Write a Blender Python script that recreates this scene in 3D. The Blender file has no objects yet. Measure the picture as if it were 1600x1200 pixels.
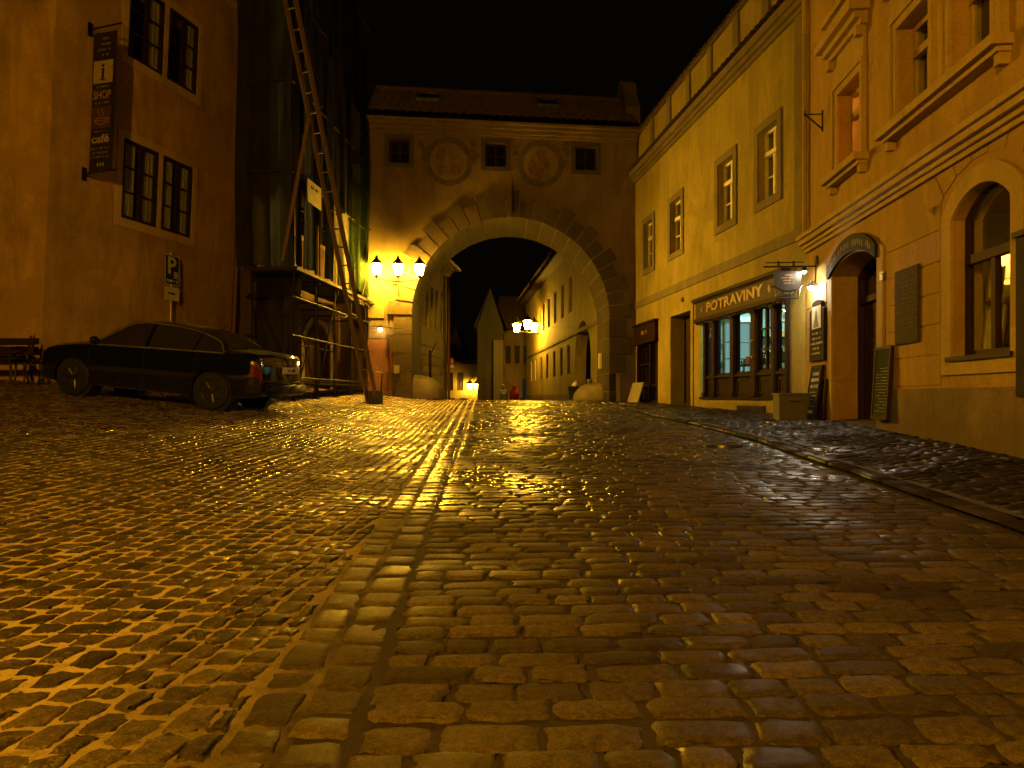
import bpy, bmesh, math, random
import numpy as np
from mathutils import Vector, Matrix
from mathutils.geometry import tessellate_polygon
random.seed(7); RNG = np.random.default_rng(11)
FOC, HX, HY = 1100.0, 800.0, 620.0
scene = bpy.context.scene
COL = scene.collection
V = Vector
WORLD = {}          # object name -> world position of its origin

def at(px, py, Y):
    return V(((px-HX)/FOC*Y, Y, (HY-py)/FOC*Y))

class Frame:
    """u along a facade, w out of it, z up; lean shears x with height, skew shifts the passage direction"""
    def __init__(s, x, y, dx, dy, out, lean=0.0, skew=0.0):
        l = math.hypot(dx, dy); s.x, s.y = x, y; s.ux, s.uy = dx/l, dy/l
        s.nx, s.ny = s.uy*out, -s.ux*out; s.lean, s.skew = lean, skew
    def __call__(s, u, w, z):
        return V((s.x+u*s.ux+w*s.nx+s.lean*z+(s.skew*-w if w < 0 else 0), s.y+u*s.uy+w*s.ny, z))
    def pick(s, px, py, w=0.0):
        rx, rz = (px-HX)/FOC, (HY-py)/FOC
        Y = (s.nx*s.x+s.ny*s.y+w)/(s.nx*rx+s.ny-s.nx*s.lean*rz)
        X, z = rx*Y, rz*Y
        return ((X-s.x-s.lean*z)*s.ux+(Y-s.y)*s.uy, z)
    def atY(s, Y):
        return (Y-s.y)/s.uy

def ident(u, w, z): return V((u, w, z))

class MB:
    def __init__(s): s.v, s.f = [], []
    def poly(s, pts):
        n = len(s.v); s.v += [V(p) for p in pts]; s.f.append(tuple(range(n, n+len(pts)))); return s
    def box(s, f, u0, u1, w0, w1, z0, z1):
        n = len(s.v)
        s.v += [f(u, w, z) for z in (z0, z1) for w in (w0, w1) for u in (u0, u1)]
        s.f += [tuple(n+i for i in q) for q in ((0,1,3,2),(4,6,7,5),(0,4,5,1),(2,3,7,6),(0,2,6,4),(1,5,7,3))]
        return s
    def slab(s, f, outer, holes, w0, w1):
        loops = [outer]+list(holes)
        flat = [p for l in loops for p in l]
        tris = tessellate_polygon([[V((p[0], p[1], 0)) for p in l] for l in loops])
        n = len(s.v); m = len(flat)
        s.v += [f(p[0], w0, p[1]) for p in flat]+[f(p[0], w1, p[1]) for p in flat]
        for t in tris:
            s.f.append((n+t[0], n+t[1], n+t[2])); s.f.append((n+m+t[2], n+m+t[1], n+m+t[0]))
        k = 0
        for l in loops:
            for i in range(len(l)):
                a, b = k+i, k+(i+1) % len(l)
                s.f.append((n+a, n+b, n+m+b, n+m+a))
            k += len(l)
        return s
    def ring(s, f, outer, inner, w0, w1):
        """a frame between two outlines with the same number of points"""
        n = len(s.v); m = len(outer)
        for w in (w0, w1):
            s.v += [f(p[0], w, p[1]) for p in outer]+[f(p[0], w, p[1]) for p in inner]
        for i in range(m):
            j = (i+1) % m
            for a, b, c, d in ((i, j, m+j, m+i), (2*m+i, 3*m+i, 3*m+j, 2*m+j), (i, 2*m+i, 2*m+j, j), (m+i, m+j, 3*m+j, 3*m+i)):
                s.f.append((n+a, n+b, n+c, n+d))
        return s
    def tube(s, pts, r, k=8):
        pts = [V(p) for p in pts]; n = len(s.v); rs = r if isinstance(r, (list, tuple)) else [r]*len(pts)
        for i, p in enumerate(pts):
            d = (pts[min(i+1, len(pts)-1)]-pts[max(i-1, 0)]).normalized()
            a = d.cross(V((0, 0, 1)) if abs(d.z) < .9 else V((1, 0, 0))).normalized(); b = d.cross(a)
            s.v += [p+(a*math.cos(2*math.pi*j/k)+b*math.sin(2*math.pi*j/k))*rs[i] for j in range(k)]
        for i in range(len(pts)-1):
            for j in range(k):
                s.f.append((n+i*k+j, n+i*k+(j+1) % k, n+(i+1)*k+(j+1) % k, n+(i+1)*k+j))
        s.f.append(tuple(n+j for j in range(k))[::-1]); s.f.append(tuple(n+(len(pts)-1)*k+j for j in range(k)))
        return s
    def lathe(s, c, prof, k=16, ax=None):
        """prof: (radius, height) pairs about an axis through c"""
        c = V(c); z = V(ax).normalized() if ax else V((0, 0, 1))
        a = z.cross(V((0, 1, 0)) if abs(z.y) < .9 else V((1, 0, 0))).normalized(); b = z.cross(a)
        n = len(s.v)
        for r, h in prof:
            s.v += [c+z*h+(a*math.cos(2*math.pi*j/k)+b*math.sin(2*math.pi*j/k))*r for j in range(k)]
        for i in range(len(prof)-1):
            for j in range(k):
                s.f.append((n+i*k+j, n+i*k+(j+1) % k, n+(i+1)*k+(j+1) % k, n+(i+1)*k+j))
        if prof[0][0] > 1e-4: s.f.append(tuple(n+j for j in range(k))[::-1])
        if prof[-1][0] > 1e-4: s.f.append(tuple(n+(len(prof)-1)*k+j for j in range(k)))
        return s
    def ball(s, c, r, k=14, sq=(1, 1, 1)):
        m = k//2; n = len(s.v); c = V(c)
        for i in range(m+1):
            t = math.pi*i/m
            s.v += [c+V((r*sq[0]*math.sin(t)*math.cos(2*math.pi*j/k), r*sq[1]*math.sin(t)*math.sin(2*math.pi*j/k), r*sq[2]*math.cos(t))) for j in range(k)]
        for i in range(m):
            for j in range(k):
                s.f.append((n+i*k+j, n+(i+1)*k+j, n+(i+1)*k+(j+1) % k, n+i*k+(j+1) % k))
        return s
    def grid(s, fn, nu, nv):
        n = len(s.v)
        for i in range(nu+1):
            for j in range(nv+1): s.v.append(V(fn(i/nu, j/nv)))
        for i in range(nu):
            for j in range(nv):
                a = n+i*(nv+1)+j; s.f.append((a, a+nv+1, a+nv+2, a+1))
        return s
    def build(s, name, mat, parent=None, smooth=False, local=False, clean=True, bevel=0.0):
        if parent is None:
            xs = [v.x for v in s.v]; ys = [v.y for v in s.v]; zs = [v.z for v in s.v]
            o = V(((min(xs)+max(xs))/2, (min(ys)+max(ys))/2, min(zs)))
        else: o = WORLD[parent.name] if not local else V((0, 0, 0))
        me = bpy.data.meshes.new(name)
        me.from_pydata([v-o for v in s.v], [], s.f)
        if clean:
            bm = bmesh.new(); bm.from_mesh(me)
            bmesh.ops.remove_doubles(bm, verts=bm.verts, dist=2e-4)
            bmesh.ops.dissolve_degenerate(bm, edges=bm.edges, dist=1e-5)
            if bevel:
                es = [e for e in bm.edges if len(e.link_faces) == 2 and e.calc_face_angle(0) > .6]
                bmesh.ops.bevel(bm, geom=es, offset=bevel, segments=2, affect='EDGES', clamp_overlap=True)
            bmesh.ops.recalc_face_normals(bm, faces=bm.faces)
            bm.to_mesh(me); bm.free()
        if smooth:
            me.polygons.foreach_set('use_smooth', [True]*len(me.polygons))
            try: me.set_sharp_from_angle(angle=math.radians(40))
            except Exception: pass
        if mat is not None: me.materials.append(mat)
        ob = bpy.data.objects.new(name, me); COL.objects.link(ob)
        if parent is None: ob.location = o
        else: ob.parent = parent
        WORLD[ob.name] = o
        return ob

def tag(o, label=None, cat=None, group=None, kind=None):
    if label: o['label'] = label
    if cat: o['category'] = cat
    if group: o['group'] = group
    if kind: o['kind'] = kind
    return o
def thing(name, label, cat, loc, group=None):
    o = bpy.data.objects.new(name, None); COL.objects.link(o); o.location = V(loc); o.empty_display_size = .2
    WORLD[o.name] = V(loc)
    return tag(o, label, cat, group)
def dup(root, off, label=None, group=None):
    def cp(o, par):
        c = o.copy(); COL.objects.link(c)
        if par is not None: c.parent = par
        WORLD[c.name] = WORLD[o.name]+V(off)
        for ch in [x for x in list(COL.objects) if x.parent == o]: cp(ch, c)
        return c
    r = cp(root, None); r.location = root.location+V(off)
    if label: r['label'] = label
    if group: r['group'] = group
    return r

def rect(u0, u1, z0, z1): return [(u0, z0), (u1, z0), (u1, z1), (u0, z1)]
def archp(u0, u1, z0, zs, rise, n=14):
    """outline with a segmental or round arched top (rise at the middle)"""
    h = (u1-u0)/2; c = (u0+u1)/2
    if rise >= h*.999: a0, R, zc = math.pi/2, h, zs
    else: R = (h*h+rise*rise)/(2*rise); zc = zs+rise-R; a0 = math.asin(h/R)
    return [(u0, z0), (u1, z0)]+[(c+R*math.sin(a0-2*a0*i/n), zc+R*math.cos(a0-2*a0*i/n)) for i in range(n+1)]
def grow(poly, d):
    cx = sum(p[0] for p in poly)/len(poly); cz = sum(p[1] for p in poly)/len(poly)
    n = len(poly); out = []
    for i in range(n):
        p0, p1, p2 = poly[i-1], poly[i], poly[(i+1) % n]
        def nrm(a, b):
            l = math.hypot(b[0]-a[0], b[1]-a[1]) or 1; return ((b[1]-a[1])/l, -(b[0]-a[0])/l)
        a, b = nrm(p0, p1), nrm(p1, p2); m = (a[0]+b[0], a[1]+b[1]); q = max(.3, (m[0]*m[0]+m[1]*m[1])/2)
        out.append((p1[0]+m[0]/q*d, p1[1]+m[1]/q*d))
    return out

# ---------------------------------------------------------------- materials
def newmat(name):
    m = bpy.data.materials.new(name); m.use_nodes = True; nt = m.node_tree
    return m, nt, nt.nodes['Principled BSDF'], nt.nodes, nt.links
def noise(nt, scale, detail=6, rough=.6, vec=None, dist=0.0):
    n = nt.nodes.new('ShaderNodeTexNoise'); n.inputs['Scale'].default_value = scale; n.inputs['Detail'].default_value = detail
    n.inputs['Roughness'].default_value = rough; n.inputs['Distortion'].default_value = dist
    if vec is not None: nt.links.new(vec, n.inputs['Vector'])
    return n
def ramp(nt, src, stops):
    r = nt.nodes.new('ShaderNodeValToRGB'); e = r.color_ramp.elements
    while len(e) < len(stops): e.new(.5)
    for k, (p, c) in enumerate(stops):
        e[k].position = p; e[k].color = (c[0], c[1], c[2], 1) if not isinstance(c, (int, float)) else (c, c, c, 1)
    nt.links.new(src, r.inputs['Fac']); return r
def mul(c, k): return tuple(min(1, x*k) for x in c)
def worldpos(nt, sx=1, sy=1, sz=1):
    g = nt.nodes.new('ShaderNodeNewGeometry'); m = nt.nodes.new('ShaderNodeMapping')
    m.inputs['Scale'].default_value = (sx, sy, sz); nt.links.new(g.outputs['Position'], m.inputs['Vector']); return m.outputs['Vector']
def mixc(nt, fac, a, b, mode='MIX'):
    n = nt.nodes.new('ShaderNodeMix'); n.data_type = 'RGBA'; n.blend_type = mode
    for s, k in ((fac, 0), (a, 6), (b, 7)):
        if isinstance(s, (int, float)): n.inputs[k].default_value = s
        elif isinstance(s, tuple): n.inputs[k].default_value = (*s, 1)
        else: nt.links.new(s, n.inputs[k])
    return n.outputs[2]
def bumpnode(nt, src, strength, dist, normal=None):
    b = nt.nodes.new('ShaderNodeBump'); b.inputs['Strength'].default_value = strength; b.inputs['Distance'].default_value = dist
    nt.links.new(src, b.inputs['Height'])
    if normal is not None: nt.links.new(normal, b.inputs['Normal'])
    return b.outputs['Normal']

def plaster(name, col, rough=.85, streak=.25, var=.3, bump=.25):
    m, nt, B, N, L = newmat(name)
    p = worldpos(nt)
    n1 = noise(nt, .7, 8, .65, p); n2 = noise(nt, 22, 5, .7, p)
    n3 = noise(nt, 2.1, 6, .7, worldpos(nt, 1, 1, .22), 1.2)
    c = ramp(nt, n1.outputs['Fac'], [(.3, mul(col, 1-var)), (.55, col), (.75, mul(col, 1+var*.35))])
    st = ramp(nt, n3.outputs['Fac'], [(.30, 1-streak), (.60, 1.0)])
    c2 = mixc(nt, 1.0, c.outputs['Color'], st.outputs['Color'], 'MULTIPLY')
    fine = ramp(nt, n2.outputs['Fac'], [(.3, .76), (.7, 1.0)])
    c3 = mixc(nt, 1.0, c2, fine.outputs['Color'], 'MULTIPLY')
    # repaired patches, hairline cracks and damp at the foot of the wall
    n5 = noise(nt, .55, 3, .55, p, .8); pf = ramp(nt, n5.outputs['Fac'], [(.56, 0.), (.585, .8)])
    c3 = mixc(nt, pf.outputs['Color'], c3, mixc(nt, 1.0, mul(col, .74), fine.outputs['Color'], 'MULTIPLY'))
    vo = N.new('ShaderNodeTexVoronoi'); vo.feature = 'DISTANCE_TO_EDGE'; vo.inputs['Scale'].default_value = .8
    nd = noise(nt, 1.6, 5, .7, p); wp_ = mixc(nt, .35, p, nd.outputs['Color']); L.new(wp_, vo.inputs['Vector'])
    cf = ramp(nt, vo.outputs['Distance'], [(0, .5), (.006, 0.)]); cm = mixc(nt, 1.0, cf.outputs['Color'], ramp(nt, n1.outputs['Fac'], [(.48, 0.), (.6, 1.)]).outputs['Color'], 'MULTIPLY')
    c3 = mixc(nt, cm, c3, mul(col, .35))
    xz = N.new('ShaderNodeSeparateXYZ'); L.new(p, xz.inputs[0]); nz_ = noise(nt, 1.7, 6, .7, p)
    dz = N.new('ShaderNodeMath'); dz.operation = 'MULTIPLY_ADD'; L.new(nz_.outputs['Fac'], dz.inputs[0]); dz.inputs[1].default_value = -1.5; L.new(xz.outputs['Z'], dz.inputs[2])
    df_ = ramp(nt, dz.outputs[0], [(0, .6), (.001, .6), (.02, .0)]); mr = N.new('ShaderNodeMapRange')
    mr.inputs['From Min'].default_value = -1.05; mr.inputs['From Max'].default_value = -.72; mr.inputs['To Min'].default_value = .55; mr.inputs['To Max'].default_value = 0; L.new(dz.outputs[0], mr.inputs['Value'])
    c3 = mixc(nt, mr.outputs[0], c3, (col[0]*.42, col[1]*.40, col[2]*.38))
    N.remove(df_)
    L.new(c3, B.inputs['Base Color']); B.inputs['Roughness'].default_value = rough
    B.inputs['Specular IOR Level'].default_value = .3
    nb = noise(nt, 5, 3, .5, p)
    nn = bumpnode(nt, nb.outputs['Fac'], bump*.6, .05)
    L.new(bumpnode(nt, n2.outputs['Fac'], bump, .012, nn), B.inputs['Normal'])
    return m
def simple(name, col, rough=.6, metal=0.0, var=.2, scale=9, bump=.1, spec=.5, coat=0.0):
    m, nt, B, N, L = newmat(name)
    n = noise(nt, scale, 6, .65, worldpos(nt))
    c = ramp(nt, n.outputs['Fac'], [(.3, mul(col, 1-var)), (.7, mul(col, 1+var))])
    L.new(c.outputs['Color'], B.inputs['Base Color']); B.inputs['Metallic'].default_value = metal
    r = ramp(nt, n.outputs['Fac'], [(.3, max(.02, rough-.07)), (.7, min(1, rough+.07))])
    L.new(r.outputs['Color'], B.inputs['Roughness']); B.inputs['Specular IOR Level'].default_value = spec
    B.inputs['Coat Weight'].default_value = coat; B.inputs['Coat Roughness'].default_value = .08
    if bump: L.new(bumpnode(nt, n.outputs['Fac'], bump, .01), B.inputs['Normal'])
    return m
def wood(name, col, rough=.5, spec=.3):
    m, nt, B, N, L = newmat(name)
    n = noise(nt, 14, 6, .6, worldpos(nt, 6, 6, .5), .4)
    c = ramp(nt, n.outputs['Fac'], [(.3, mul(col, .6)), (.7, mul(col, 1.3))])
    L.new(c.outputs['Color'], B.inputs['Base Color']); B.inputs['Roughness'].default_value = rough; B.inputs['Specular IOR Level'].default_value = spec
    L.new(bumpnode(nt, n.outputs['Fac'], .2, .005), B.inputs['Normal'])
    return m
def glass(name, tint=(.9, .95, .95), refl=.12):
    m, nt, B, N, L = newmat(name); N.remove(B)
    t = N.new('ShaderNodeBsdfTransparent'); t.inputs['Color'].default_value = (*tint, 1)
    g = N.new('ShaderNodeBsdfGlossy'); g.inputs['Roughness'].default_value = .04
    nz = noise(nt, 2.5, 2, .5, worldpos(nt)); L.new(bumpnode(nt, nz.outputs['Fac'], .06, .03), g.inputs['Normal'])
    lw = N.new('ShaderNodeLayerWeight'); lw.inputs['Blend'].default_value = .5
    pw = N.new('ShaderNodeMath'); pw.operation = 'POWER'; L.new(lw.outputs['Facing'], pw.inputs[0]); pw.inputs[1].default_value = 4.0
    ma = N.new('ShaderNodeMath'); ma.operation = 'MULTIPLY_ADD'; L.new(pw.outputs[0], ma.inputs[0]); ma.inputs[1].default_value = .45; ma.inputs[2].default_value = .04
    mx = N.new('ShaderNodeMixShader'); L.new(ma.outputs[0], mx.inputs['Fac'])
    L.new(t.outputs['BSDF'], mx.inputs[1]); L.new(g.outputs['BSDF'], mx.inputs[2])
    L.new(mx.outputs['Shader'], N['Material Output'].inputs['Surface'])
    return m
def emit(name, col, strength, hidden=False):
    m, nt, B, N, L = newmat(name); N.remove(B)
    e = N.new('ShaderNodeEmission'); e.inputs['Color'].default_value = (*col, 1); e.inputs['Strength'].default_value = strength
    L.new(e.outputs['Emission'], N['Material Output'].inputs['Surface']); return m
def cloth(name, col, trans=.5, alpha=1.0, scale=4):
    m, nt, B, N, L = newmat(name); N.remove(B)
    n = noise(nt, scale, 5, .6, worldpos(nt, 1, 1, .25), .5)
    c = ramp(nt, n.outputs['Fac'], [(.3, mul(col, .55)), (.7, mul(col, 1.2))])
    d = N.new('ShaderNodeBsdfDiffuse'); t = N.new('ShaderNodeBsdfTranslucent')
    L.new(c.outputs['Color'], d.inputs['Color']); L.new(c.outputs['Color'], t.inputs['Color'])
    mx = N.new('ShaderNodeMixShader'); mx.inputs['Fac'].default_value = trans
    L.new(d.outputs['BSDF'], mx.inputs[1]); L.new(t.outputs['BSDF'], mx.inputs[2])
    out = mx.outputs['Shader']
    if alpha < 1:
        tr = N.new('ShaderNodeBsdfTransparent'); m2 = N.new('ShaderNodeMixShader'); m2.inputs['Fac'].default_value = alpha
        L.new(tr.outputs['BSDF'], m2.inputs[1]); L.new(out, m2.inputs[2]); out = m2.outputs['Shader']
    L.new(out, N['Material Output'].inputs['Surface']); return m

SOD = (1.0, .50, .03)      # sodium lamp colour
M = dict(
    yellow=plaster('yellow_plaster', (.36, .295, .072), streak=.32),
    ochre=plaster('ochre_plaster', (.42, .275, .07), streak=.3, var=.2),
    ochre_trim=plaster('ochre_trim_paint', (.46, .34, .13), streak=.25, var=.12, bump=.12),
    left=plaster('left_house_plaster', (.60, .395, .11), streak=.4, var=.4),
    left_trim=plaster('cream_trim_paint', (.62, .48, .28), streak=.1, var=.12),
    arch=plaster('gate_plaster', (.23, .17, .065), streak=.3, var=.35),
    archpale=plaster('pilaster_plaster', (.22, .165, .065), streak=.2),
    red=plaster('red_ochre_plaster', (.34, .16, .09), streak=.35, var=.4),
    stone=plaster('sandstone', (.17, .135, .085), streak=.3, var=.45, bump=.5),
    mortar=plaster('lime_mortar', (.27, .21, .11), streak=.1, bump=.3),
    trim=plaster('grey_trim_paint', (.20, .165, .10), streak=.2, var=.2),
    plinth=plaster('brown_plinth_render', (.22, .16, .10), streak=.4, var=.3, bump=.4),
    white=simple('white_window_paint', (.80, .74, .58), .5, var=.1),
    brown=wood('brown_window_paint', (.034, .017, .009), .6, .1),
    wood=wood('dark_stained_wood', (.021, .0095, .006), .6, .08),
    woodl=wood('gilded_fascia_wood', (.05, .024, .012), .6, .15),
    gold=simple('ochre_letter_paint', (.30, .19, .075), .5, var=.15),
    iron=simple('black_iron', (.018, .016, .015), .45, .6),
    pipe=simple('painted_downpipe', (.14, .055, .03), .5, .2),
    zinc=simple('dull_zinc', (.20, .19, .18), .42, .7),
    steel=simple('scaffold_steel', (.014, .011, .009), .75, .2, spec=.2),
    plank=wood('weathered_plank', (.022, .015, .010), .85),
    ladder=wood('pale_ladder_wood', (.15, .10, .055), .7),
    tile=simple('clay_roof_tile', (.10, .062, .033), .85, var=.45, scale=6, bump=.4),
    dglass=simple('dark_window_glass', (.012, .012, .014), .07, var=.1, bump=.04, spec=.6),
    glass=glass('clear_shop_glass'),
    dark=simple('dark_room', (.02, .016, .012), .9),
    curtain=cloth('pale_curtain', (.72, .62, .42), .4),
    black=simple('black_rubber', (.012, .012, .012), .75),
    slate=simple('chalkboard_slate', (.014, .024, .018), .8, spec=.15),
    chalk=simple('chalk_marks', (.30, .29, .25), .9),
    board=simple('dark_sign_board', (.02, .017, .014), .75, spec=.15),
    greystone=simple('grey_plaque_stone', (.06, .05, .032), .85, spec=.15, var=.25, bump=.3),
    engraved=simple('dull_dark_paint', (.06, .05, .04), .8),  # dark paint for plaque lettering, gate window surrounds and chimney breast
)

def ashlar(name, col):
    m, nt, B, N, L = newmat(name); p = worldpos(nt); g = N.new('ShaderNodeNewGeometry')
    r = ramp(nt, g.outputs['Random Per Island'], [(0, mul(col, .8)), (.5, col), (1, mul(col, 1.2))])
    n1 = noise(nt, 9, 7, .7, p); n2 = noise(nt, 45, 4, .7, p)
    c = mixc(nt, 1.0, r.outputs['Color'], ramp(nt, n1.outputs['Fac'], [(.3, .6), (.7, 1.15)]).outputs['Color'], 'MULTIPLY')
    L.new(c, B.inputs['Base Color']); B.inputs['Roughness'].default_value = .9; B.inputs['Specular IOR Level'].default_value = .25
    L.new(bumpnode(nt, n2.outputs['Fac'], .5, .012, bumpnode(nt, n1.outputs['Fac'], .5, .03)), B.inputs['Normal']); return m
M['ashlar'] = ashlar('ashlar_block', (.08, .06, .03)); M['vault'] = ashlar('shaded_vault_block', (.042, .032, .017))  # vault is a darker copy of the ashlar, soffit shade put into its colour
# ---------------------------------------------------------------- ground
def sp(t, w=.4): return np.log1p(np.exp(np.clip(t/w, -30, 30)))*w
def g_mid(Y):
    Y = np.asarray(Y, float)
    return -.95+.037*Y-.087*sp(Y-23.6, .8)
def gz(x, Y):
    x = np.asarray(x, float); Y = np.asarray(Y, float)
    k = np.clip(.085+.0035*(Y-12), .055, .115)
    k = k*np.clip((34-Y)/9, 0, 1)
    return g_mid(Y)+k*sp(np.minimum(-x-2, 9))
def G(x, Y): return float(gz(x, Y))
def gutter_x(Y): return -.34-.037*np.asarray(Y, float)
KY = [-4, 2, 4.25, 9.4, 12.5, 16, 19, 22.0, 23.4]; KX = [2.85, 3.0, 3.12, 3.43, 3.3, 2.95, 2.75, 2.9, 3.2]
def kerb_x(Y): return np.interp(Y, KY, KX)
def wall_x(Y): return np.where(np.asarray(Y) < 12, 4.06+.081*np.asarray(Y), 6.5-.12*np.asarray(Y))
def side_z(x, Y):
    kx = kerb_x(Y); t = np.clip((x-kx)/np.maximum(.3, wall_x(Y)-kx), 0, 1.5)
    rise = np.interp(Y, [0, 6.3, 9.9, 12.6, 17, 22], [.17, .185, .20, .17, .11, .03])
    return g_mid(Y)+.05*np.interp(Y, [0, 14, 22], [1, 1, .3])+(rise-.05)*t

def sheet(name, xs, ys, zf, mat):
    X, Y = np.meshgrid(xs, ys); Z = zf(X, Y); n = len(xs)
    co = np.stack([X, Y, Z], -1).reshape(-1, 3)
    idx = np.arange((len(ys)-1)*(n-1)); a = (idx//(n-1))*n+idx % (n-1)
    fc = np.stack([a, a+1, a+n+1, a+n], -1)
    return npmesh(name, co, fc, mat)
def npmesh(name, co, fc, mat, smooth=True):
    me = bpy.data.meshes.new(name); k = fc.shape[1]
    me.vertices.add(len(co)); me.vertices.foreach_set('co', co.astype(np.float32).ravel())
    me.loops.add(fc.size); me.loops.foreach_set('vertex_index', fc.astype(np.int32).ravel())
    me.polygons.add(len(fc)); me.polygons.foreach_set('loop_start', np.arange(0, fc.size, k, dtype=np.int32))
    me.polygons.foreach_set('loop_total', np.full(len(fc), k, np.int32))
    me.update(calc_edges=True); me.validate()
    if smooth: me.polygons.foreach_set('use_smooth', np.ones(len(fc), bool))
    me.materials.append(mat); ob = bpy.data.objects.new(name, me); COL.objects.link(ob); WORLD[ob.name] = V((0, 0, 0)); return ob

def stone_arrays(C, H, S, zf, rough, tilt, base=-.012, pw=5, dome=.0, corner=.11):
    """C: stones x 4 corners x 2; one domed block each"""
    N = len(C); m = len(S); s, t = np.meshgrid(S, S, indexing='ij'); s = s.ravel(); t = t.ravel()
    a, b, c, d = (C[:, i, None, :] for i in range(4))
    P = a*((1-s)*(1-t))[None, :, None]+b*(s*(1-t))[None, :, None]+c*(s*t)[None, :, None]+d*((1-s)*t)[None, :, None]
    ctr = C.mean(1)[:, None, :]
    e = (np.abs(2*s-1)**4*np.abs(2*t-1)**4)[None, :, None]
    P = P+(ctr-P)*(corner*e)
    edge = np.maximum(np.abs(2*s-1), np.abs(2*t-1))[None, :, None]**2
    P = P+RNG.normal(0, rough, P.shape)*edge
    q = ((1-np.abs(2*s-1)**pw)*(1-np.abs(2*t-1)**pw))**.55
    h = H[:, None]*(q[None]+dome*(1-(2*s-1)**2)*(1-(2*t-1)**2)[None])
    h = h+q[None]*(RNG.normal(0, tilt, (N, 1))*(s-.5)+RNG.normal(0, tilt, (N, 1))*(t-.5))+q[None]*RNG.normal(0, .0012, (N, m*m))
    Z = zf(ctr[:, :, 0], ctr[:, :, 1])*0+zf(P[..., 0], P[..., 1])+h+base*(1-q[None])
    co = np.concatenate([P, Z[..., None]], -1).reshape(-1, 3)
    i, j = np.meshgrid(np.arange(m-1), np.arange(m-1), indexing='ij'); k0 = (i*m+j).ravel()
    f0 = np.stack([k0, k0+m, k0+m+1, k0+1], -1)
    fc = (f0[None]+(np.arange(N)*m*m)[:, None, None]).reshape(-1, 4)
    return co, fc
def stones(name, quads, mat, zf, hmin, hmax, rough=.004, tilt=.008, split=9.0, dome=.25, pw=5, base=-.012, corner=.11, near=(0, .04, .12, .34, .66, .88, .96, 1), far=(0, .12, .88, 1)):
    C = np.array(quads, float); H = RNG.uniform(hmin, hmax, len(C)); yy = C[:, :, 1].mean(1)
    cs, fs, off = [], [], 0
    for sel, S in ((yy < split, np.array(near)), (yy >= split, np.array(far))):
        if not sel.any(): continue
        co, fc = stone_arrays(C[sel], H[sel], S, zf, rough, tilt, base=base, dome=dome, pw=pw, corner=corner)
        cs.append(co); fs.append(fc+off); off += len(co)
    return npmesh(name, np.concatenate(cs), np.concatenate(fs), mat)

def cobble_mat(name, col, var, r0, r1, sand=None, spec=.5):
    m, nt, B, N, L = newmat(name)
    p = worldpos(nt); g = N.new('ShaderNodeNewGeometry')
    rnd = ramp(nt, g.outputs['Random Per Island'], [(0, mul(col, 1-var)), (.5, col), (1, (col[0]*(1+var), col[1]*(1+var*.9), col[2]*(1+var*.8)))])
    n1 = noise(nt, 38, 7, .7, p); n2 = noise(nt, 1.1, 4, .6, p); n3 = noise(nt, 150, 3, .7, p)
    c1 = mixc(nt, 1.0, rnd.outputs['Color'], ramp(nt, n1.outputs['Fac'], [(.3, .42), (.7, 1.3)]).outputs['Color'], 'MULTIPLY')
    c1 = mixc(nt, 1.0, c1, ramp(nt, n3.outputs['Fac'], [(.35, .55), (.6, 1.1)]).outputs['Color'], 'MULTIPLY')
    c2 = mixc(nt, 1.0, c1, ramp(nt, n2.outputs['Fac'], [(.35, .72), (.65, 1.0)]).outputs['Color'], 'MULTIPLY')
    if sand is not None:      # grit that lies on some stones
        n4 = noise(nt, 6, 8, .75, p); n5 = noise(nt, 90, 3, .6, p)
        f = mixc(nt, 1.0, ramp(nt, n4.outputs['Fac'], [(.52, 0.), (.68, .8)]).outputs['Color'], ramp(nt, n5.outputs['Fac'], [(.45, 0.), (.6, 1.)]).outputs['Color'], 'MULTIPLY')
        c2 = mixc(nt, f, c2, sand)
    L.new(c2, B.inputs['Base Color'])
    wet = noise(nt, .9, 5, .6, p, .4)
    xy = N.new('ShaderNodeSeparateXYZ'); L.new(p, xy.inputs[0]); mr = N.new('ShaderNodeMapRange')      # the street is drying: only its upper end is still damp
    mr.inputs['From Min'].default_value = 2.0; mr.inputs['From Max'].default_value = 9; mr.inputs['To Min'].default_value = .10; mr.inputs['To Max'].default_value = -.08; L.new(xy.outputs['Y'], mr.inputs['Value'])
    wa = N.new('ShaderNodeMath'); wa.operation = 'ADD'; L.new(wet.outputs['Fac'], wa.inputs[0]); L.new(mr.outputs[0], wa.inputs[1])
    rr = ramp(nt, wa.outputs[0], [(.38, r0*.42), (.50, r0), (.66, r1)])
    rn = ramp(nt, n1.outputs['Fac'], [(.25, .75), (.75, 1.25)])
    L.new(mixc(nt, 1.0, rr.outputs['Color'], rn.outputs['Color'], 'MULTIPLY'), B.inputs['Roughness'])
    wm = ramp(nt, wa.outputs[0], [(.38, min(1, spec*7)), (.50, spec)]); L.new(wm.outputs['Color'], B.inputs['Specular IOR Level'])
    n6 = noise(nt, 11, 4, .6, p); nn = bumpnode(nt, n1.outputs['Fac'], .4, .004, bumpnode(nt, n6.outputs['Fac'], .14, .008))
    L.new(bumpnode(nt, n3.outputs['Fac'], .35, .002, nn), B.inputs['Normal'])
    return m
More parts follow.
